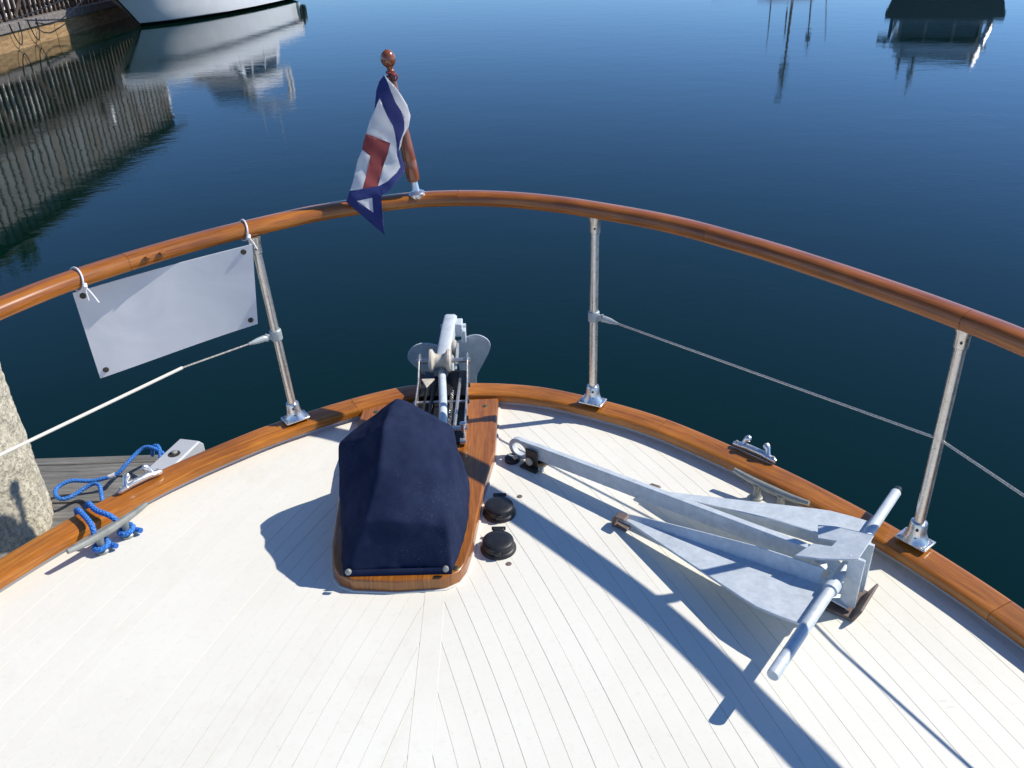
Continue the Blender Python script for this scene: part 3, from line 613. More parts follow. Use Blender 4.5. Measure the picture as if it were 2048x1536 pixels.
g = G(); g.cyl(A(0, -.06, 0), A(0, -.085, 0), .017); g.build('collar', M['galv'], fa, bevel=.002); g = G(); g.cyl(A(0, .10, 0), A(0, .13, 0), .017); g.build('collar', M['galv'], fa, bevel=.002)
# the deck chocks that hold it belong to the yacht
def chock_part(f, label=None):
    g = G(); f(g); o = g.build('anchor_chock', M['brown_chock'], yacht, bevel=.002)
    if label: o['label'] = label
Rl = Matrix((U, Vv, Vector((0, 0, 1)))).transposed()
def tip_chock(s_):
    def f(g):
        c = A(.542, VC + s_ * .080 - .008, -.078); g.box(c + Vector((0, 0, -.019)), (.040, .026, .005), Rl)
        P = [(.030, -.02), (.030, .008), (.018, .018), (-.006, .018), (-.018, .008)]
        g.prism([(.560, -.100), (.566, -.100), (.567, -.074), (.558, -.0645), (.532, -.0620), (.527, -.0665), (.552, -.0690), (.560, -.078)], VC + s_ * .080 - .022, VC + s_ * .080 + .006, f=lambda u, z, v: A(u, v, z))
    return f
chock_part(tip_chock(-1), 'brown chock over the near fluke tip'); chock_part(tip_chock(1), 'brown chock over the far fluke tip')
def crown_chock(g):
    g.prism([(.035, -.0985), (-.052, -.0985), (-.066, -.060), (-.061, -.056), (-.046, -.090), (.035, -.090)], VC - .060, VC + .052, f=lambda u, z, v: A(u, v, z))
chock_part(crown_chock, 'brown lipped chock under the anchor crown')
br = part('shank_bracket', A(.90, 0, -.1), yacht)
g = G(); g.box(A(.900, VC - .0165, -.070), (.042, .004, .060), Rl); g.box(A(.900, VC + .0165, -.070), (.042, .004, .060), Rl); g.box(A(.90, VC, -.0965), (.060, .075, .006), Rl); g.build('cheek', M['bracket'], br, bevel=.0015)
g = G(); g.cyl(A(.955, VC - .030, -.082), A(.955, VC - .020, -.082), .006); g.lathe([(.004, 0), (.012, .001), (.0125, .006), (.007, .008)], A(.905, VC - .019, -.078), -Vv, 16); g.build('knob', M['nylon'], br)
g = G(); g.lathe([(.022, 0), (.023, .004), (.022, .012), (.006, .014)], A(.968, VC - .024, -.0995), (0, 0, 1), 20); g.build('pad_eye', M['black_steel'], br)
g = G(); g.box(A(.965, VC - .024, -.084), (.034, .008, .003), Rl); g.box(A(.862, VC - .022, -.088), (.014, .010, .012), Rl); g.build('pin', M['alu'], br, bevel=.001)

# ------------------------------------------------------------------ white panel tied to the rail
pn = thing('blank_sign', (-.92, 2.09, .34), 'blank white plastic sign tied below the port handrail by two white ties', 'sign')
p00, p10, p11, p01 = Vector((-1.112, 1.972, .603)), Vector((-.705, 2.196, .640)), Vector((-.7400, 2.222, .3850)), Vector((-1.131, 2.012, .3345))
g = G(); n_ = 16; V, UV = [], []
nr = Vector((.49, -.87, 0)).normalized()
for j in range(n_ + 1):
    for i in range(n_ + 1):
        u, v = i / n_, j / n_; p = p00 * (1 - u) * (1 - v) + p10 * u * (1 - v) + p11 * u * v + p01 * (1 - u) * v
        bow = -.010 * math.sin(math.pi * u) + .006 * v * math.sin(math.pi * u * 1.3 + .4); V.append(p + nr * bow); UV.append((u * .46, v * .25))
g.add(V, [(j * (n_ + 1) + i, (j + 1) * (n_ + 1) + i, (j + 1) * (n_ + 1) + i + 1, j * (n_ + 1) + i + 1) for j in range(n_) for i in range(n_)], UV); g.build('sheet', M['panel'], pn, smooth=0, solidify=.0022)
for u, v in ((.045, .055), (.945, .06), (.955, .92), (.045, .92)):
    p = p00 * (1 - u) * (1 - v) + p10 * u * (1 - v) + p11 * u * v + p01 * (1 - u) * v + nr * (-.010 * math.sin(math.pi * u) + .006 * v * math.sin(math.pi * u * 1.3 + .4))
    g = G(); g.lathe([(.0030, -.003), (.0032, .0018), (.0062, .0024), (.0078, .0012), (.0078, -.001)], p + nr * .001, nr, 18); g.build('grommet', M['bracket'], pn)
    g = G(); g.cyl(p + nr * .0012, p + nr * .0020, .0034, n=14); g.build('grommet_hole', M['black_steel'], pn)
def tie(cx, cy, tail, drop):
    c = Vector((cx, cy, rail_z(cy))); t = min(range(len(rail)), key=lambda i: (rail[i].xy - c.xy).length); t = (rail[t + 1] - rail[t - 1]).normalized(); sd = Vector((-t.y, t.x, 0)); c = rail[min(range(len(rail)), key=lambda i: (rail[i].xy - Vector((cx, cy))).length)]
    P = [c + sd * .0355 * math.cos(a) + Vector((0, 0, .0275 * math.sin(a))) + t * (.006 * math.sin(a)) for a in [2 * math.pi * i / 24 for i in range(24)]]
    g = G(); g.tube(P, .0026, 8, closed=True)
    k0 = c - sd * .036 - Vector((0, 0, .010)); g.tube([k0 + t * .004 + Vector((0, 0, .006)), k0 - sd * .004, k0 - t * .003 - Vector((0, 0, .006))], [.004, .0062, .004], 8)
    for dv, tl in tail: g.tube(catmull([k0, k0 + Vector(dv) * .5 + Vector((0, 0, .004)), k0 + Vector(dv)], .01), [.0024] * len(catmull([k0, k0 + Vector(dv) * .5 + Vector((0, 0, .004)), k0 + Vector(dv)], .01)), 7)
    g.tube([k0, k0 - Vector((0, 0, drop))], .0022, 7); g.build('tie', M['tie'], pn)
tie(-1.070, 1.945, [((.030, -.012, -.040), 0)], .038); tie(-.742, 2.240, [((.020, -.005, -.034), 0)], .030)

# ------------------------------------------------------------------ flagstaff and burgee
fs = thing('flagstaff', (-.268, 2.44, .698), 'varnished wooden flagstaff with a ball top, stepped on the bow rail', 'flagstaff')
sb_, stp = Vector((-.267, 2.440, .698)), Vector((-.314, 2.44, 1.078)); ax = (stp - sb_).normalized(); Ls = (stp - sb_).length
g = G(); g.lathe([(.022, -.012), (.0255, -.003), (.0255, .001), (.022, .005), (.0125, .009), (.0108, .014), (.0105, .045)], sb_, ax, 24); g.build('socket', M['chrome'], fs)
g = G(); g.lathe([(.0105, .036), (.0165, .040), (.0190, .052), (.0195, .075), (.0192, .098), (.0186, .100), (.0192, .103), (.0180, .14), (.0150, .21), (.0115, .28), (.0100, .325), (.0098, .345), (.012, .350), (.0085, .355), (.010, .362)], sb_, ax, 24); g.build('staff', M['teak_staff'], fs)
g = G(); g.lathe([(.003, -.026)] + [(.0210 * math.sin(math.pi * i / 14) * (1.0 if i < 8 else .97), -.0240 * math.cos(math.pi * i / 14)) for i in range(1, 14)] + [(.001, .0247)], stp, ax, 24); g.build('ball', M['teak_staff'], fs, smooth=60)
g = G(); c = sb_ + ax * .338
for h, tl in ((0, .1), (.006, -.1)): g.tube([c + ax * h + Vector((.0128 * math.cos(a), .0128 * math.sin(a), .003 * math.sin(a + tl * 20))) for a in [2 * math.pi * i / 16 for i in range(16)]], .0030, 7, closed=True)
g.tube([c + Vector((.012, -.004, .004)), c + Vector((.018, -.008, -.004)), c + Vector((.010, -.012, -.014))], .0028, 6); g.build('lashing', M['flag_red'], fs)

fp = {'k0': (-.322, 1.0438), 's1': (-.3121, 1.0299), 's2': (-.2985, 1.0152), 's3': (-.2824, .9858), 's4': (-.2699, .9561), 's5': (-.2641, .9263), 's6': (-.2713, .8965), 's7': (-.2892, .8704), 's8': (-.296, .8476), 's9': (-.3031, .8343), 'i1': (-.298, .8592), 'i2': (-.2836, .8893), 'i3': (-.2815, .9118), 'i4': (-.2865, .9418), 'i5': (-.2993, .968), 'i6': (-.3078, .9974), 'i7': (-.3132, 1.0192), 'i8': (-.3206, 1.0391), 'r1': (-.2985, .8127), 'r2': (-.29, .7849), 'r3': (-.2944, .7712), 'r4': (-.3164, .7479), 'r5': (-.3383, .7284), 'r6': (-.3617, .715), 'n1': (-.3647, .7434), 'n2': (-.3397, .7547), 'n3': (-.314, .7738), 'n4': (-.3036, .7873), 'n5': (-.3095, .8209), 'n6': (-.3081, .8557), 'n7': (-.3094, .8825), 'n8': (-.313, .9053), 'n9': (-.3254, .9356), 'n10': (-.3395, .9839), 'n11': (-.3582, .9514), 'l1': (-.3369, 1.0271), 'l2': (-.3467, 1.0058), 'l3': (-.3547, .966), 'l4': (-.3725, .9259), 'l5': (-.3859, .8924), 'l6': (-.3962, .8699), 'l7': (-.4017, .849), 'l8': (-.4176, .8204), 'l9': (-.4361, .7637), 'l10': (-.4472, .738), 'd1': (-.3246, .8581), 'd2': (-.3342, .8294), 'd3': (-.3519, .7908), 'd4': (-.3688, .7431), 'd5': (-.4108, .7416), 'd6': (-.3994, .7725), 'd7': (-.3813, .829), 't1': (-.4609, .7079), 't2': (-.3636, .5975), 't3': (-.3636, .7353), 'w1': (-.4293, .7102), 'w2': (-.3873, .7125), 'w3': (-.3888, .6686)}
WHT, NVY, RED = 0, 1, 2
patches = [(WHT, 'k0 s1 s2 s3 s4 s5 s6 s7 s8 s9 i1 i2 i3 i4 i5 i6 i7 i8'), (NVY, 'k0 i8 i7 i6 i5 i4 i3 i2 i1 s9 r1 r2 r3 r4 r5 r6 t3 n1 n2 n3 n4 n5 n6 n7 n8 n9 n10 n11 l3 l2 l1'),
 (WHT, 'n10 n9 n8 n7 d1 l5 l4 n11'), (RED, 'l5 d1 d2 d3 d4 d5 d6 d7 l7 l6'), (WHT, 'l7 d7 d6 d5 l10 l9 l8'), (WHT, 'd1 n7 n6 n5 n4 n3 n2 n1 d4 d3 d2'), (NVY, 'l10 d5 d4 n1 t3 r6 t2 t1'), (WHT, 'w1 w2 w3')]
names = list(fp); vi = {a: i for i, a in enumerate(names)}; pts = [Vector(fp[a]) for a in names]; ed = set()
for _, s_ in patches:
    q = s_.split()
    for a, b in zip(q, q[1:] + q[:1]): ed.add(tuple(sorted((vi[a], vi[b]))))
polys = [(m_, [fp[a] for a in s_.split()]) for m_, s_ in patches]
for i in range(40):
    for j in range(70):
        p = Vector((-.465 + .0055 * i + .0027 * (j % 2), .595 + .0066 * j))
        if any(inside(p, q) for _, q in polys): pts.append(p)
r3 = delaunay_2d_cdt(pts, list(ed), [], 0, 1e-6)
def fold(x, z):
    t = max(0, min(1, (1.04 - z) / .45)); mid_x = -.305 - .085 * t
    d_ = x - mid_x; f_ = .20 * d_ * min(1, t * 4 + .3) + 6. * max(0, d_ + .012) ** 2 + .005 * math.sin(d_ * 60 + t * 3.) * min(1, t * 3) + .002 * math.sin((x + z) * 85) * t
    return 2.390 + f_ - .014 * t - .020 * max(0, min(1, (.80 - z) / .08))
g = G(); V = [(p.x, fold(p.x, p.y), p.y) for p in r3[0]]
for t in r3[2]:
    c = sum((r3[0][i] for i in t), Vector((0, 0))) / len(t); mi = None
    for m_, q in polys:
        if inside(c, q): mi = m_
    if mi is not None: g.f.append(list(t)); g.mi.append(mi); g.uv.append(None)
g.v = [Vector(p) for p in V]
fl = g.build('burgee', [M['flag_white'], M['flag_navy'], M['flag_red']], None, smooth=80, solidify=.0008)
tag(fl, 'small navy bordered white pennant with a red device hanging from the flagstaff', 'flag')

# ------------------------------------------------------------------ blue mooring rope
rp_ = thing('mooring_rope', (-1.1, 1.75, .03), 'bright blue braided rope from the port cleat looping onto the dock', 'rope'); rr = .0073
def leg(t): a, b = Vector((-1.122, 1.616, 0)), Vector((-.994, 1.805, 0)); return a + (b - a) * t
cd = Vector((.128, .189, 0)).normalized(); inb = Vector((cd.y, -cd.x, 0))
for t, capp, drop in ((.36, (-1.150, 1.765, .062), (-1.185, 1.80, -.02)), (.68, (-1.132, 1.792, .062), (-1.165, 1.828, -.02))):
    L_ = leg(t); P = [Vector(drop) + Vector((-.01, .01, -.28)), Vector(drop) + Vector((0, 0, -.10)), Vector(drop), Vector(capp) + Vector((-.022, .018, -.002)), Vector(capp) + Vector((.018, -.018, .001)), (Vector(capp) + L_) / 2 + Vector((.012, -.012, .026)), L_ - inb * .022 + Vector((0, 0, .028))]
    # a turn and a half round the leg
    for i in range(13):
        a = math.pi + i * R(38); P.append(L_ + (inb * math.cos(a) - cd * math.sin(a)) * .0175 + Vector((0, 0, .026 - .0013 * i)))
    P.append(L_ + inb * .030 + cd * .022 + Vector((0, 0, .014)))
    g = G(); g.tube(catmull(P, .008), rr, 12); g.build('strand', M['rope'], rp_)
dockline = [(-1.30, 2.10, -.30), (-1.40, 2.27, -.318), (-1.43, 2.33, -.300), (-1.457, 2.382, -.285), (-1.489, 2.396, -.29), (-1.521, 2.375, -.30), (-1.548, 2.343, -.305), (-1.576, 2.334, -.305), (-1.603, 2.356, -.30), (-1.61, 2.39, -.295), (-1.575, 2.421, -.29), (-1.504, 2.431, -.30), (-1.428, 2.451, -.29), (-1.399, 2.485, -.27), (-1.368, 2.539, -.25), (-1.333, 2.549, -.24), (-1.27, 2.52, -.26), (-1.26, 2.46, -.29)]
g = G(); g.tube(catmull(dockline, .012), rr, 12); g.build('strand', M['rope'], rp_); g = G()
g.tube(catmull([(-1.355, 2.60, -.31), (-1.325, 2.565, -.25), (-1.295, 2.545, -.245), (-1.28, 2.47, -.29), (-1.33, 2.44, -.30), (-1.30, 2.40, -.31)], .012), rr, 12); g.build('strand', M['rope'], rp_); g = G()
g.tube([(-1.452, 2.444, -.296), (-1.430, 2.450, -.290)], .0088, 12); g.build('whipping', M['tie'], rp_)

# ------------------------------------------------------------------ near dock, timber block, concrete pile
DZ = -.35
dk = thing('timber_dock', (-2.2, 2.0, WATER), 'weathered grey timber dock beside the port bow', 'dock')
for i in range(8):
    y1 = 2.612 - i * .240; y0 = y1 - .234
    g = G(); g.box((-2.62, (y0 + y1) / 2, DZ - .022 + random.uniform(-.002, .002)), (2.9, y1 - y0, .044)); g.build('plank', M['grey_wood'], dk, bevel=.004)
g = G(); g.box((-2.62, 2.639, DZ - .11), (2.92, .046, .225)); g.build('rim_board', M['grey_wood'], dk, bevel=.005)
g = G(); g.box((-1.185, 1.66, DZ - .16), (.05, 1.9, .22)); g.box((-4.0, 1.66, DZ - .16), (.05, 1.9, .22)); g.build('stringer', M['grey_wood'], dk, bevel=.004)
bk = thing('timber_block', (-1.22, 2.47, DZ), 'silver grey timber block with a rusty bolt at the dock corner', 'timber block')
ang = math.atan2(.10, .045)
g = G(); bd = Vector((.26, .965, 0)).normalized(); bs = Vector((bd.y, -bd.x, 0)); bc = Vector((-1.212, 2.46, 0))
pr = [(-.13, DZ), (.125, DZ), (.125, -.245), (.105, -.222), (-.105, -.222), (-.13, -.25)]
g.prism([(a, b) for a, b in pr], -.042, .042, f=lambda a, b, c: bc + bd * a + bs * c + Vector((0, 0, b)), uvf=lambda a, b: (a, b)); g.build('block', M['silver_wood'], bk, bevel=.006)
g = G(); g.lathe([(.021, -.004), (.0215, .0012), (.016, .0022)], bc + bd * .01 + Vector((0, 0, -.222)), (0, 0, 1), 20); g.build('washer', M['bracket'], bk)
g = G(); g.lathe([(.011, 0), (.011, .007), (.008, .010), (.001, .0105)], bc + bd * .012 + Vector((0, 0, -.2205)), (.2, 0, 1), 6); g.build('bolt', M['galv_dull'], bk)

pl = thing('concrete_pile', (-1.79, 2.22, WATER - .1), 'thick rough concrete pile rising beside the port bow, tinged green', 'pile')
g = G(); n_, hN = 150, 190; V, UV = [], []; rad = .225; z0_, z1_ = WATER - .1, .75
for j in range(hN + 1):
    z = lerp(z0_, z1_, j / hN)
    for i in range(n_):
        a = 2 * math.pi * i / n_; d = Vector((math.cos(a), math.sin(a), 0)); q = Vector((d.x * rad, d.y * rad, z))
        dn = noise.noise(q * 42) * .006 + noise.noise(q * 17) * .006 + noise.noise(q * 5) * .006
        V.append(Vector((-1.808, 2.22, z)) + d * (rad + dn)); UV.append((z, a))
F = [(j * n_ + i, j * n_ + (i + 1) % n_, (j + 1) * n_ + (i + 1) % n_, (j + 1) * n_ + i) for j in range(hN) for i in range(n_)] + [[hN * n_ + i for i in range(n_)]]
g.add(V, F, UV); g.build('shaft', M['concrete'], pl, smooth=180)

# ------------------------------------------------------------------ far wharf on the left
WO = Vector((-14.62, 25.99, 0)); WD = Vector((-.046, .999, 0)); WN = Vector((-.999, -.046, 0)); WR = Matrix((WD, WN, Vector((0, 0, 1)))).transposed()
def W(a, n_, h): return WO + WD * a + WN * n_ + Vector((0, 0, WATER + h))
def wbox(g, a0, a1, n0, n1, h0, h1): g.box(W((a0 + a1) / 2, (n0 + n1) / 2, (h0 + h1) / 2), (a1 - a0, n1 - n0, h1 - h0), WR); return g
wf = thing('wharf', W(6, 1, 0), 'brown timber wharf along the far left bank with a grey edge beam', 'wharf')
a0 = -9.
while a0 < 30:
    L_ = random.choice([1.25, 1.3, 1.35]); g = wbox(G(), a0 + .008, a0 + L_ - .008, random.uniform(-.005, .01), .12, -.35, .50); g.build('fascia_board', M['fascia'], wf, bevel=.01); a0 += L_
a0 = -9.
while a0 < 30:
    g = wbox(G(), a0 + .004, a0 + 3.0, -.06 + random.uniform(-.008, .008), .30, .51, .76); g.build('edge_beam', M['wharf_wood'], wf, bevel=.015); a0 += 3.01
for i in range(26):
    g = wbox(G(), -9, 30, .31 + i * .16, .31 + i * .16 + .15, .68, .74) if i < 6 else None
    if g: g.build('deck_plank', M['wharf_wood'], wf)
g = wbox(G(), -9, 30, .15, 9, -.3, .67); g.build('fill', M['fascia'], wf)
PARENT_LATER = []
fc = thing('picket_fence', W(4, .25, .76), 'brown timber fence of square pickets along the far wharf', 'fence')
gp = G(); gp.box((0, 0, .76), (.105, .10, 1.52)); proto = None
for i in range(46):
    a = -3.6 + .355 * i
    if proto is None: proto = gp.build('picket', M['fence_wood'], None, bevel=.006); o = proto
    else: o = proto.copy(); C.objects.link(o)
    o.parent = fc; o.location = W(a + random.uniform(-.02, .02), .24, .76) - WL[fc]; o.rotation_euler = (random.uniform(-.01, .01), random.uniform(-.012, .012), math.atan2(WD.y, WD.x))
for n0, n1, h0, h1 in ((.17, .31, 2.285, 2.34), (.30, .35, .98, 1.07), (.30, .35, 2.08, 2.17)): wbox(G(), -3.8, 12.6, n0, n1, h0, h1).build('fence_rail', M['fence_wood'], fc, bevel=.005)
for a, hh in ((-.6, 1.), (2.8, 1.)):
    g = G(); p, q = W(a - .9, .16, .86), W(a + .7, .16, 2.05); d = (q - p); L_ = d.length; d.normalize(); sd = WN; u3 = d.cross(sd); g.box((p + q) / 2, (L_, .04, .10), Matrix((d, sd, u3)).transposed()); g.build('brace', M['fence_wood'], fc)
# gear behind the fence
for i, (a, n_, wv, h_, m_, lb) in enumerate(((.9, 1.3, 2.2, 1.25, 'boat_white', 'white dock box behind the fence, nearest the boat we stand on'), (3.4, 1.4, 1.7, 1.5, 'boat_white', 'tall white locker behind the wharf fence'), (6.0, 1.2, 2.6, 1.05, 'boat_white', 'long low white dock box by the moored cruiser'), (9.0, 1.4, 2.0, 1.4, 'boat_grey', 'grey locker at the far end of the fence'))):
    t = thing('dock_box', W(a, n_, .74), lb, 'dock box', 'boxes behind the wharf fence'); wbox(G(), a - wv / 2, a + wv / 2, n_ - .35, n_ + .35, .745, .745 + h_ * .8).build('body', M[m_], t, bevel=.03); wbox(G(), a - wv / 2 - .04, a + wv / 2 + .04, n_ - .4, n_ + .4, .75 + h_ * .8, .75 + h_).build('lid', M[m_], t, bevel=.04)
t = thing('orange_barrel', W(-1.1, 1.1, .74), 'orange plastic barrel behind the wharf fence', 'barrel'); g = G(); b_ = W(-1.1, 1.1, .745); g.lathe([(.30, 0), (.31, .02), (.31, .3), (.335, .32), (.335, .36), (.31, .38), (.31, .7), (.335, .72), (.335, .76), (.31, .78), (.31, 1.05), (.28, 1.08), (.02, 1.08)], b_, (0, 0, 1), 24); g.build('drum', M['orange'], t)
g = G(); g.lathe([(.315, .50), (.316, .51), (.316, .60), (.315, .61)], b_, (0, 0, 1), 24); g.build('band', M['boat_white'], t)
# building
bd_ = thing('wharf_building', W(8, 5, .7), 'long grey board and batten building behind the wharf', 'building')
wbox(G(), -6, 24.5, 3.6, 9, .70, 7.0).build('wall', M['siding'], bd_)
gb = G(); gb.box((0, 0, 1.55), (.13, .06, 3.1)); pr_ = None; gb2 = G(); gb2.box((0, 0, 1.45), (.13, .06, 2.9)); pr2 = None
for i in range(51):
    a = -5.9 + i * .600
    for lvl, h0 in ((0, .75), (1, 4.02)):
        gg, cur = (gb2, pr2) if lvl else (gb, pr_)
        if cur is None:
            cur = gg.build('batten', M['batten'], None); o = cur
            if lvl: pr2 = cur
            else: pr_ = cur
        else: o = cur.copy(); C.objects.link(o)
        o.parent = bd_; o.location = W(a + random.uniform(-.11, .11), 3.568, h0) - WL[bd_]; o.rotation_euler = (0, 0, math.atan2(WD.y, WD.x))
wbox(G(), -6.1, 24.6, 3.48, 3.60, 3.86, 4.02).build('belt_board', M['fence_wood'], bd_); wbox(G(), -6.1, 24.6, 3.50, 3.60, 2.25, 2.45).build('belt_board', M['fence_wood'], bd_)
g = G(); g.prism([(3.0, 6.85), (3.0, 7.0), (6.3, 8.4), (9.6, 7.0), (9.6, 6.85), (6.3, 8.25)], -6.5, 25, f=lambda n_, h, a: W(a, n_, h)); g.build('roof', M['roof'], bd_)
g = G(); g.prism([(3.6, 7.0), (6.3, 8.2), (9, 7.0)], -6, 24.5, f=lambda n_, h, a: W(a, n_, h)); g.build('gable', M['siding'], bd_)
for a, h, lb in ((14.9, 4.4, 'metal globe added for a sun glint on the grey building wall, above the fence end'), (23.2, 5.1, 'metal globe added for a sun glint near the far corner of the grey building')):  # metal globes added only to throw sun glints into the water reflection
    t = thing('glint_globe', W(a, 3.3, h), lb, 'glint globe', 'glint globes along the wharf'); g = G(); p = W(a, 3.3, h); g.lathe([(.01, -.28)] + [(.28 * math.sin(math.pi * i / 12), -.28 * math.cos(math.pi * i / 12)) for i in range(1, 12)] + [(.01, .28)], p, (0, 0, 1), 20); g.build('globe', M['chrome'], t, smooth=80)
    g = G()
    g.cyl(p, W(a, 3.6, h + .1), .03)
    g.build('arm', M['black_steel'], t)
# trees behind the building
def tree(a, n_, H_, sp, label):
    b = W(a, n_, .6); t = thing('tree', b, label, 'tree', 'trees behind the wharf building'); g = G()
    g.tube([b, b + Vector((.1, 0, H_ * .5)), b + Vector((.15, .1, H_ * .92))], [.28, .18, .04], 9)
    for i in range(9):
        h = H_ * random.uniform(.3, .8); an = random.uniform(0, 6.28); p = b + Vector((.1, 0, h)); g.tube([p, p + Vector((math.cos(an), math.sin(an), .45)) * sp * .6], [.08, .02], 6)
    g.build('trunk', M['bark'], t); g = G(); cl = []
    for i in range(26):
        h = random.uniform(.22, 1.); r_ = sp * (1.1 - h * .85) * math.sqrt(random.random()); an = random.uniform(0, 6.28); cl.append((b + Vector((r_ * math.cos(an), r_ * math.sin(an), H_ * h)), random.uniform(.5, 1.1) * sp * .38))
    for c, r_ in cl:
        for i in range(110):
            d = Vector((random.gauss(0, 1), random.gauss(0, 1), random.gauss(0, .8))).normalized(); p = c + d * r_ * random.uniform(.55, 1.05); s_ = random.uniform(.10, .22); x = Vector((random.gauss(0, 1), random.gauss(0, 1), random.gauss(0, 1))).normalized(); y = x.orthogonal().normalized()
            g.v += [p - x * s_, p + y * s_ * .6, p + x * s_, p - y * s_ * .6]; k_ = len(g.v); g.f.append([k_ - 4, k_ - 3, k_ - 2, k_ - 1]); g.uv.append(None); g.mi.append(0)
    g.build('crown', M['leaf'], t, smooth=0)
for i, (a, n_, H_, sp) in enumerate(((-4, 12, 12.5, 3.4), (2, 13, 13.0, 3.6), (8, 12.5, 12.8, 3.4), (14, 13, 13.8, 3.6), (20, 12, 12.8, 3.2), (27.5, 10, 9., 2.4))):
    tree(a, n_, H_, sp, ['dark green tree behind the near end of the wharf building', 'bushy dark tree behind the building, second from its near end', 'dark tree behind the middle of the wharf building', 'tallest dark tree behind the wharf building', 'dark tree behind the far end of the wharf building', 'lower dark tree standing past the far end of the building'][i])

# ------------------------------------------------------------------ white cruiser moored at the wharf
def boat_frame(P0, e):
    e = Vector((*e, 0)).normalized(); nn = Vector((e.y, -e.x, 0)); P0 = Vector((*P0, WATER))
    return (lambda s_, n_, h: P0 + e * s_ + nn * n_ + Vector((0, 0, h))), Matrix((e, nn, Vector((0, 0, 1)))).transposed()
def hull_loft(Bf, secs, mats, name, parent):
    """secs: (s at water, s at sheer, half beam water, half beam chine, half beam sheer, sheer h)"""
    g = G(); hs = [-.4, -.02, .10, .13, .35, .62, .74, .78, .98, 1.0, 1.22]; rows = []
    for sw, ss, bw, bs, hh in secs:
        row = []
        for q in hs:
            h = q * hh if q > .13 else q * 1.2; t = max(0, min(1, q)); s_ = lerp(sw, ss, t) - .15 * max(0, q - 1); b = lerp(bw, bs, t ** .8) if q >= 0 else bw * .75
            if .76 < q < .8: b += .03
            row.append((s_, b if q <= 1 else b * .985, h))
        rows.append(row)
    m = len(hs)
    for sd in (1, -1):
        V = [Bf(s_, b * sd, h) for r_ in rows for s_, b, h in r_]; F = []; o_ = len(g.f)
        for i in range(len(rows) - 1):
            for j in range(m - 1):
                q = (i * m + j, (i + 1) * m + j, (i + 1) * m + j + 1, i * m + j + 1); F.append(q if sd > 0 else q[::-1])
        g.add(V, F)
        for k_ in range(len(F)): g.mi[o_ + k_] = 1 if k_ % (m - 1) < 2 else 0
    r_ = rows[-1]; g.add([Bf(s_, b, h) for s_, b, h in r_] + [Bf(s_, -b, h) for s_, b, h in r_[::-1]], [list(range(2 * m))])
    top = [Bf(r_[-3][0], r_[-3][1], r_[-3][2]) for r_ in rows] + [Bf(r_[-3][0], -r_[-3][1], r_[-3][2]) for r_ in rows[::-1]]; g.add(top, [list(range(len(top)))])
    return g.build(name, mats, parent, smooth=40)
Bf, BR = boat_frame((-13.15, 33.2), (.157, .988))
cr = thing('motor_cruiser', Bf(5, 0, 0), 'white motor cruiser moored with its raked bow at the wharf, mirrored in the water', 'motor cruiser')
secs = [(0, -2.0, .02, .06, 1.52), (.5, -1.3, .30, .80, 1.50), (1.3, -.1, .72, 1.18, 1.56), (2.6, 1.7, 1.10, 1.52, 1.50), (4.2, 3.7, 1.46, 1.72, 1.42), (6.2, 6.0, 1.68, 1.82, 1.34), (8.6, 8.6, 1.75, 1.84, 1.28), (11.2, 11.3, 1.74, 1.80, 1.25)]
hull_loft(Bf, secs, [M['boat_white'], M['antifoul']], 'hull', cr)
g = G(); g.tube([Bf(lerp(a[0], a[1], .7) , lerp(a[2], a[3], .77) + .05, a[4] * .77) for a in secs[1:]], .035, 8); g.tube([Bf(lerp(a[0], a[1], .7), -lerp(a[2], a[3], .77) - .05, a[4] * .77) for a in secs[1:]], .035, 8); g.build('rub_rail', M['antifoul'], cr)
def bprism(Bf, prof, w0, w1, name, mat, parent, bev=.03):
    """prof (s, h) side profile with half width w(h) tapering w0->w1"""
    hmin, hmax = min(h for _, h in prof), max(h for _, h in prof); g = G(); m = len(prof)
    wd = lambda h: lerp(w0, w1, (h - hmin) / (hmax - hmin + 1e-6))
    V = [Bf(s_, -wd(h), h) for s_, h in prof] + [Bf(s_, wd(h), h) for s_, h in prof]
    g.add(V, [list(range(m)), list(range(m, 2 * m))[::-1]] + [(i, m + i, m + (i + 1) % m, (i + 1) % m) for i in range(m)]); return g.build(name, mat, parent, bevel=bev)
bprism(Bf, [(.6, 1.45), (2.2, 1.85), (4.2, 2.10), (9.4, 2.02), (9.4, 1.2)], 1.36, 1.12, 'trunk_cabin', M['boat_white'], cr)
bprism(Bf, [(3.9, 2.08), (5.3, 2.78), (8.9, 2.78), (9.2, 2.0)], 1.28, 1.08, 'deckhouse', M['boat_white'], cr)
bprism(Bf, [(4.05, 2.14), (5.15, 2.70), (5.35, 2.70), (4.4, 2.14)], 1.305, 1.14, 'windscreen', M['boat_window'], cr, 0)
for s0, s1 in ((4.75, 5.9), (6.1, 7.3), (7.5, 8.7)):
    bprism(Bf, [(s0 + (.35 if s0 < 5 else 0), 2.22), (s0 + (.75 if s0 < 5 else 0), 2.62), (s1, 2.62), (s1, 2.22)], 1.262, 1.155, 'side_window', M['boat_window'], cr, 0)
for s0 in (1.9, 2.8, 3.7): bprism(Bf, [(s0, 1.55), (s0 + .15, 1.74), (s0 + .6, 1.76), (s0 + .6, 1.57)], 1.36, 1.29, 'port_light', M['boat_window'], cr, 0)
bprism(Bf, [(4.9, 2.80), (5.0, 2.92), (9.6, 2.98), (9.6, 2.86)], 1.38, 1.34, 'hardtop', M['boat_white'], cr)
bprism(Bf, [(5.8, 2.96), (6.3, 3.42), (9.2, 3.42), (9.3, 2.97)], 1.2, 1.15, 'flybridge', M['boat_white'], cr)
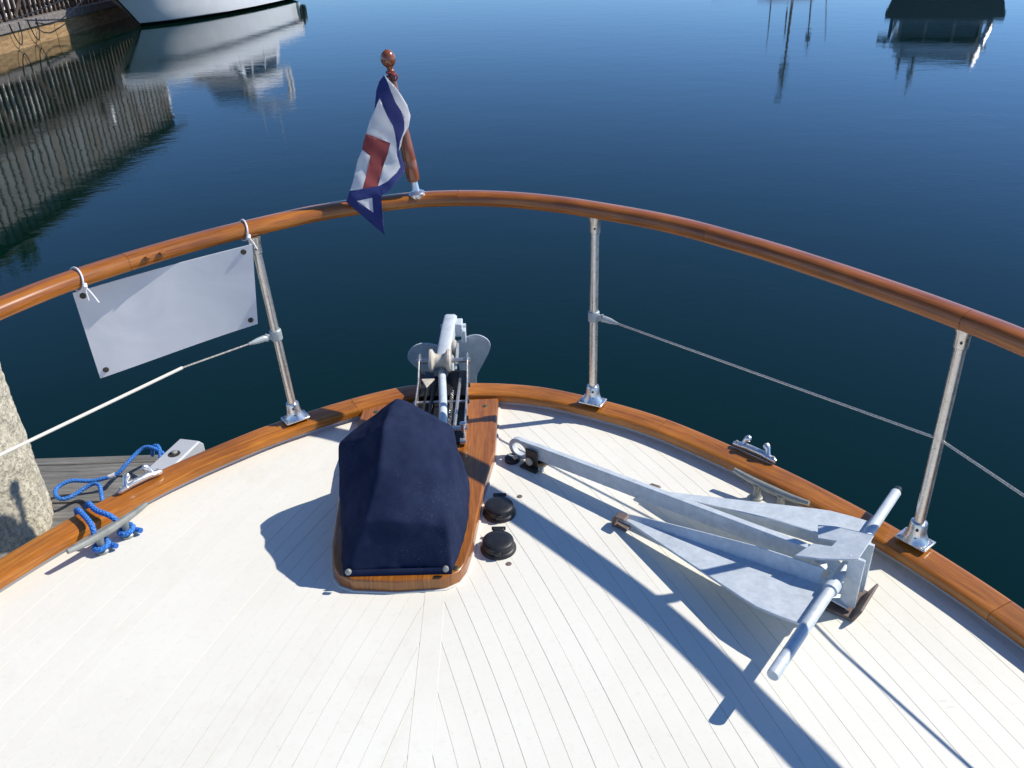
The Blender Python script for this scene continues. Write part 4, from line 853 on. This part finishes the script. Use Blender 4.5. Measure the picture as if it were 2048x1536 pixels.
bprism(Bf, [(6.0, 3.46), (6.5, 3.85), (6.55, 3.85), (6.2, 3.46)], 1.0, .9, 'fly_screen', M['boat_window'], cr, 0)
g = G()
for off in (0, .45):
    g.tube(catmull([Bf(9.3 + off, -1.3, 2.9), Bf(9.7 + off, -1.22, 4.0), Bf(9.75 + off, -.9, 4.55), Bf(9.75 + off, 0, 4.68), Bf(9.75 + off, .9, 4.55), Bf(9.7 + off, 1.22, 4.0), Bf(9.3 + off, 1.3, 2.9)], .1), .085, 10)
g.build('radar_arch', M['boat_white'], cr)
g = G(); g.cyl(Bf(9.9, .4, 4.6), Bf(10.1, .4, 6.6), .018, .008); g.cyl(Bf(9.9, -.5, 4.6), Bf(10.1, -.5, 6.1), .018, .008); g.build('antenna', M['boat_white'], cr)
g = G(); g.lathe([(.02, 0), (.3, .02), (.32, .1), (.25, .2), (.02, .24)], Bf(9.95, 0, 4.70), (0, 0, 1), 18); g.build('radome', M['boat_white'], cr)
g = G()
for sd in (1, -1):
    rp = [Bf(-1.8, .05 * sd, 2.25), Bf(-1.0, .72 * sd, 2.25), Bf(0, 1.10 * sd, 2.22), Bf(1.8, 1.46 * sd, 2.16), Bf(3.9, 1.66 * sd, 2.05), Bf(6.2, 1.74 * sd, 1.95)]; g.tube(catmull(rp, .15), .018, 7)
    for s_, b, h in ((-1.0, .72, 1.6), (0, 1.10, 1.56), (1.8, 1.46, 1.5), (3.9, 1.66, 1.42), (6.2, 1.74, 1.34)): g.cyl(Bf(s_, b * sd, h), Bf(s_, b * sd, 2.2), .014)
g.build('bow_rail', M['chrome'], cr)
t = thing('black_fender', Bf(10.95, 1.95, .25), 'black fender hanging by the stern of the white cruiser', 'fender'); g = G(); g.lathe([(.02, 0), (.14, .04), (.17, .14), (.17, .65), (.13, .76), (.05, .82), (.05, .9)], Bf(10.95, 1.98, .2), (0, 0, 1), 16); g.build('body', M['antifoul'], t); g = G(); g.cyl(Bf(10.95, 1.98, 1.0), Bf(10.95, 1.85, 1.3), .02); g.build('lanyard', M['antifoul'], t)
# mooring lines from its bow
g = G(); g.tube(catmull([Bf(-1.6, -.3, 1.5), W(2.2, -.3, .95), W(1.2, .1, .80)], .3), .018, 6); g.tube(catmull([Bf(-1.2, -.5, 1.5), W(3.6, -.35, .55), W(2.6, -.08, .62)], .3), .018, 6)
for a in (.9, 2.1): g.tube(catmull([W(a, -.08, .74), W(a + .12, -.1, .3), W(a + .35, -.1, .12), W(a + .55, -.1, .4), W(a + .6, -.08, .74)], .1), .016, 6)
tag(g.build('bow_line', M['antifoul']), 'dark mooring lines hanging between the cruiser bow and the wharf edge', 'rope')

# ------------------------------------------------------------------ boats off the top right, seen in reflection
Bn, BNr = boat_frame((17.9, 36.2), (.42, .91))
nb = thing('navy_cruiser', Bn(4, 0, 0), 'dark hulled cruiser seen stern on, mirrored in the water at upper right', 'motor cruiser')
secs = [(9.5, 11, .02, .1, 1.9), (7.5, 8.2, 1.0, 1.6, 1.3), (5, 5.2, 1.7, 2.1, 1.0), (2, 2, 1.95, 2.2, .85), (0, -.05, 1.95, 2.2, .80)]
hull_loft(Bn, secs, [M['boat_navy'], M['antifoul']], 'hull', nb)
bprism(Bn, [(1.6, 1.0), (1.6, 1.25), (8.0, 1.75), (8.0, 1.2)], 1.95, 1.9, 'side_deck', M['boat_grey'], nb)
bprism(Bn, [(1.9, 1.2), (1.9, 1.95), (7.2, 1.95), (7.6, 1.5)], 1.6, 1.5, 'cabin', M['boat_window'], nb)
for n_ in (-1.55, -.55, .55, 1.55): 
    g = G(); g.box(Bn(1.86, n_, 1.58), (.1, .12, .74), BNr); g.build('cabin_post', M['boat_grey'], nb)
bprism(Bn, [(.6, 1.98), (.6, 2.12), (7.4, 2.12), (7.4, 1.98)], 1.85, 1.85, 'roof', M['boat_white'], nb)
bprism(Bn, [(1.2, 2.13), (1.2, 2.50), (5.2, 2.50), (5.6, 2.13)], 1.75, 1.6, 'flybridge', M['boat_white'], nb)
bprism(Bn, [(1.0, 2.66), (1.0, 2.76), (4.8, 2.76), (4.8, 2.66)], 1.5, 1.5, 'bimini', M['boat_navy'], nb, .01)
g = G()
for n_ in (-1.4, 1.4):
    for s_ in (1.2, 4.6): g.cyl(Bn(s_, n_, 2.1), Bn(s_, n_, 2.68), .025)
g.build('bimini_pole', M['chrome'], nb)
p_ = Bn(.1, 1.75, 1.15); g = G(); g.cyl(p_, p_ + Vector((.22, 1.25, 1.62)), .13, .10, 20); g.build('raked_pole', M['chrome'], nb); p_ = Bn(.1, -1.75, 1.15); g = G(); g.cyl(p_, p_ + Vector((.22, 1.25, 1.0)), .06, .05); g.build('raked_pole', M['boat_grey'], nb)  # thick polished pole is added, its rake chosen to catch a sun glint
g = G(); g.box(Bn(.2, -2.1, 1.75), (.6, .5, .22), BNr); g.box(Bn(.2, -1.9, 1.3), (.3, .12, 1.0), BNr); g.build('davit', M['boat_navy'], nb)
g = G(); g.cyl(Bn(2.6, -.75, 2.4), Bn(2.6, -.85, 4.3), .05, .03); g.cyl(Bn(2.6, -.8, 3.2), Bn(2.6, -.8, 3.75), .16, .14); g.cyl(Bn(1.0, -1.3, 2.1), Bn(1.0, -1.34, 3.2), .08, .06); g.build('mast', M['boat_grey'], nb)

Bs, BSr = boat_frame((17.5, 54.5), (.99, .1))
fb = thing('fishing_boat', Bs(0, 0, 0), 'white fishing boat with a mast and thin outrigger poles, mirrored at upper right', 'fishing boat')
hull_loft(Bs, [(-4.0, -5.0, .02, .1, 1.0), (-2.6, -3, .9, 1.3, .9), (0, 0, 1.3, 1.6, .75), (3.4, 3.6, 1.2, 1.5, .7)], [M['boat_white'], M['antifoul']], 'hull', fb)
bprism(Bs, [(-2.0, .7), (-1.7, 1.55), (1.0, 1.55), (1.2, .7)], 1.1, 1.0, 'wheelhouse', M['boat_white'], fb)
g = G(); g.cyl(Bs(.1, 0, 1.5), Bs(.1, 0, 7.0), .085, .05); g.build('mast', M['wharf_wood'], fb)
g = G()
for i in range(16):
    h = random.uniform(4.9, 6.6); a = random.uniform(0, 6.28); r_ = random.uniform(.15, .42); g.cyl(Bs(.1, 0, h), Bs(.1 + math.cos(a) * r_, math.sin(a) * r_, h + random.uniform(-.1, .35)), .035, .02, 6)
g.box(Bs(.1, 0, 5.35), (.5, .3, .18), BSr); g.cyl(Bs(-.1, .1, 5.7), Bs(-.1, .1, 6.1), .13); g.build('mast_fittings', M['wharf_wood'], fb)
g = G(); g.cyl(Bs(-1.4, .4, 1.5), Bs(-1.35, .4, 4.1), .04, .02); g.cyl(Bs(1.1, .3, 1.0), Bs(1.3, .3, 4.4), .05, .03); g.cyl(Bs(2.0, .3, 1.0), Bs(2.4, .3, 3.9), .03, .02); g.cyl(Bs(-.3, .3, 2.0), Bs(-.25, .3, 3.6), .05, .04); g.box(Bs(1.25, .3, 3.7), (.25, .2, .5), BSr); g.build('outrigger_pole', M['wharf_wood'], fb)
g = G(); g.box(Bs(-.05, 0, 7.25), (.5, .02, .22), BSr); g.build('pennant', M['flag_red'], fb)
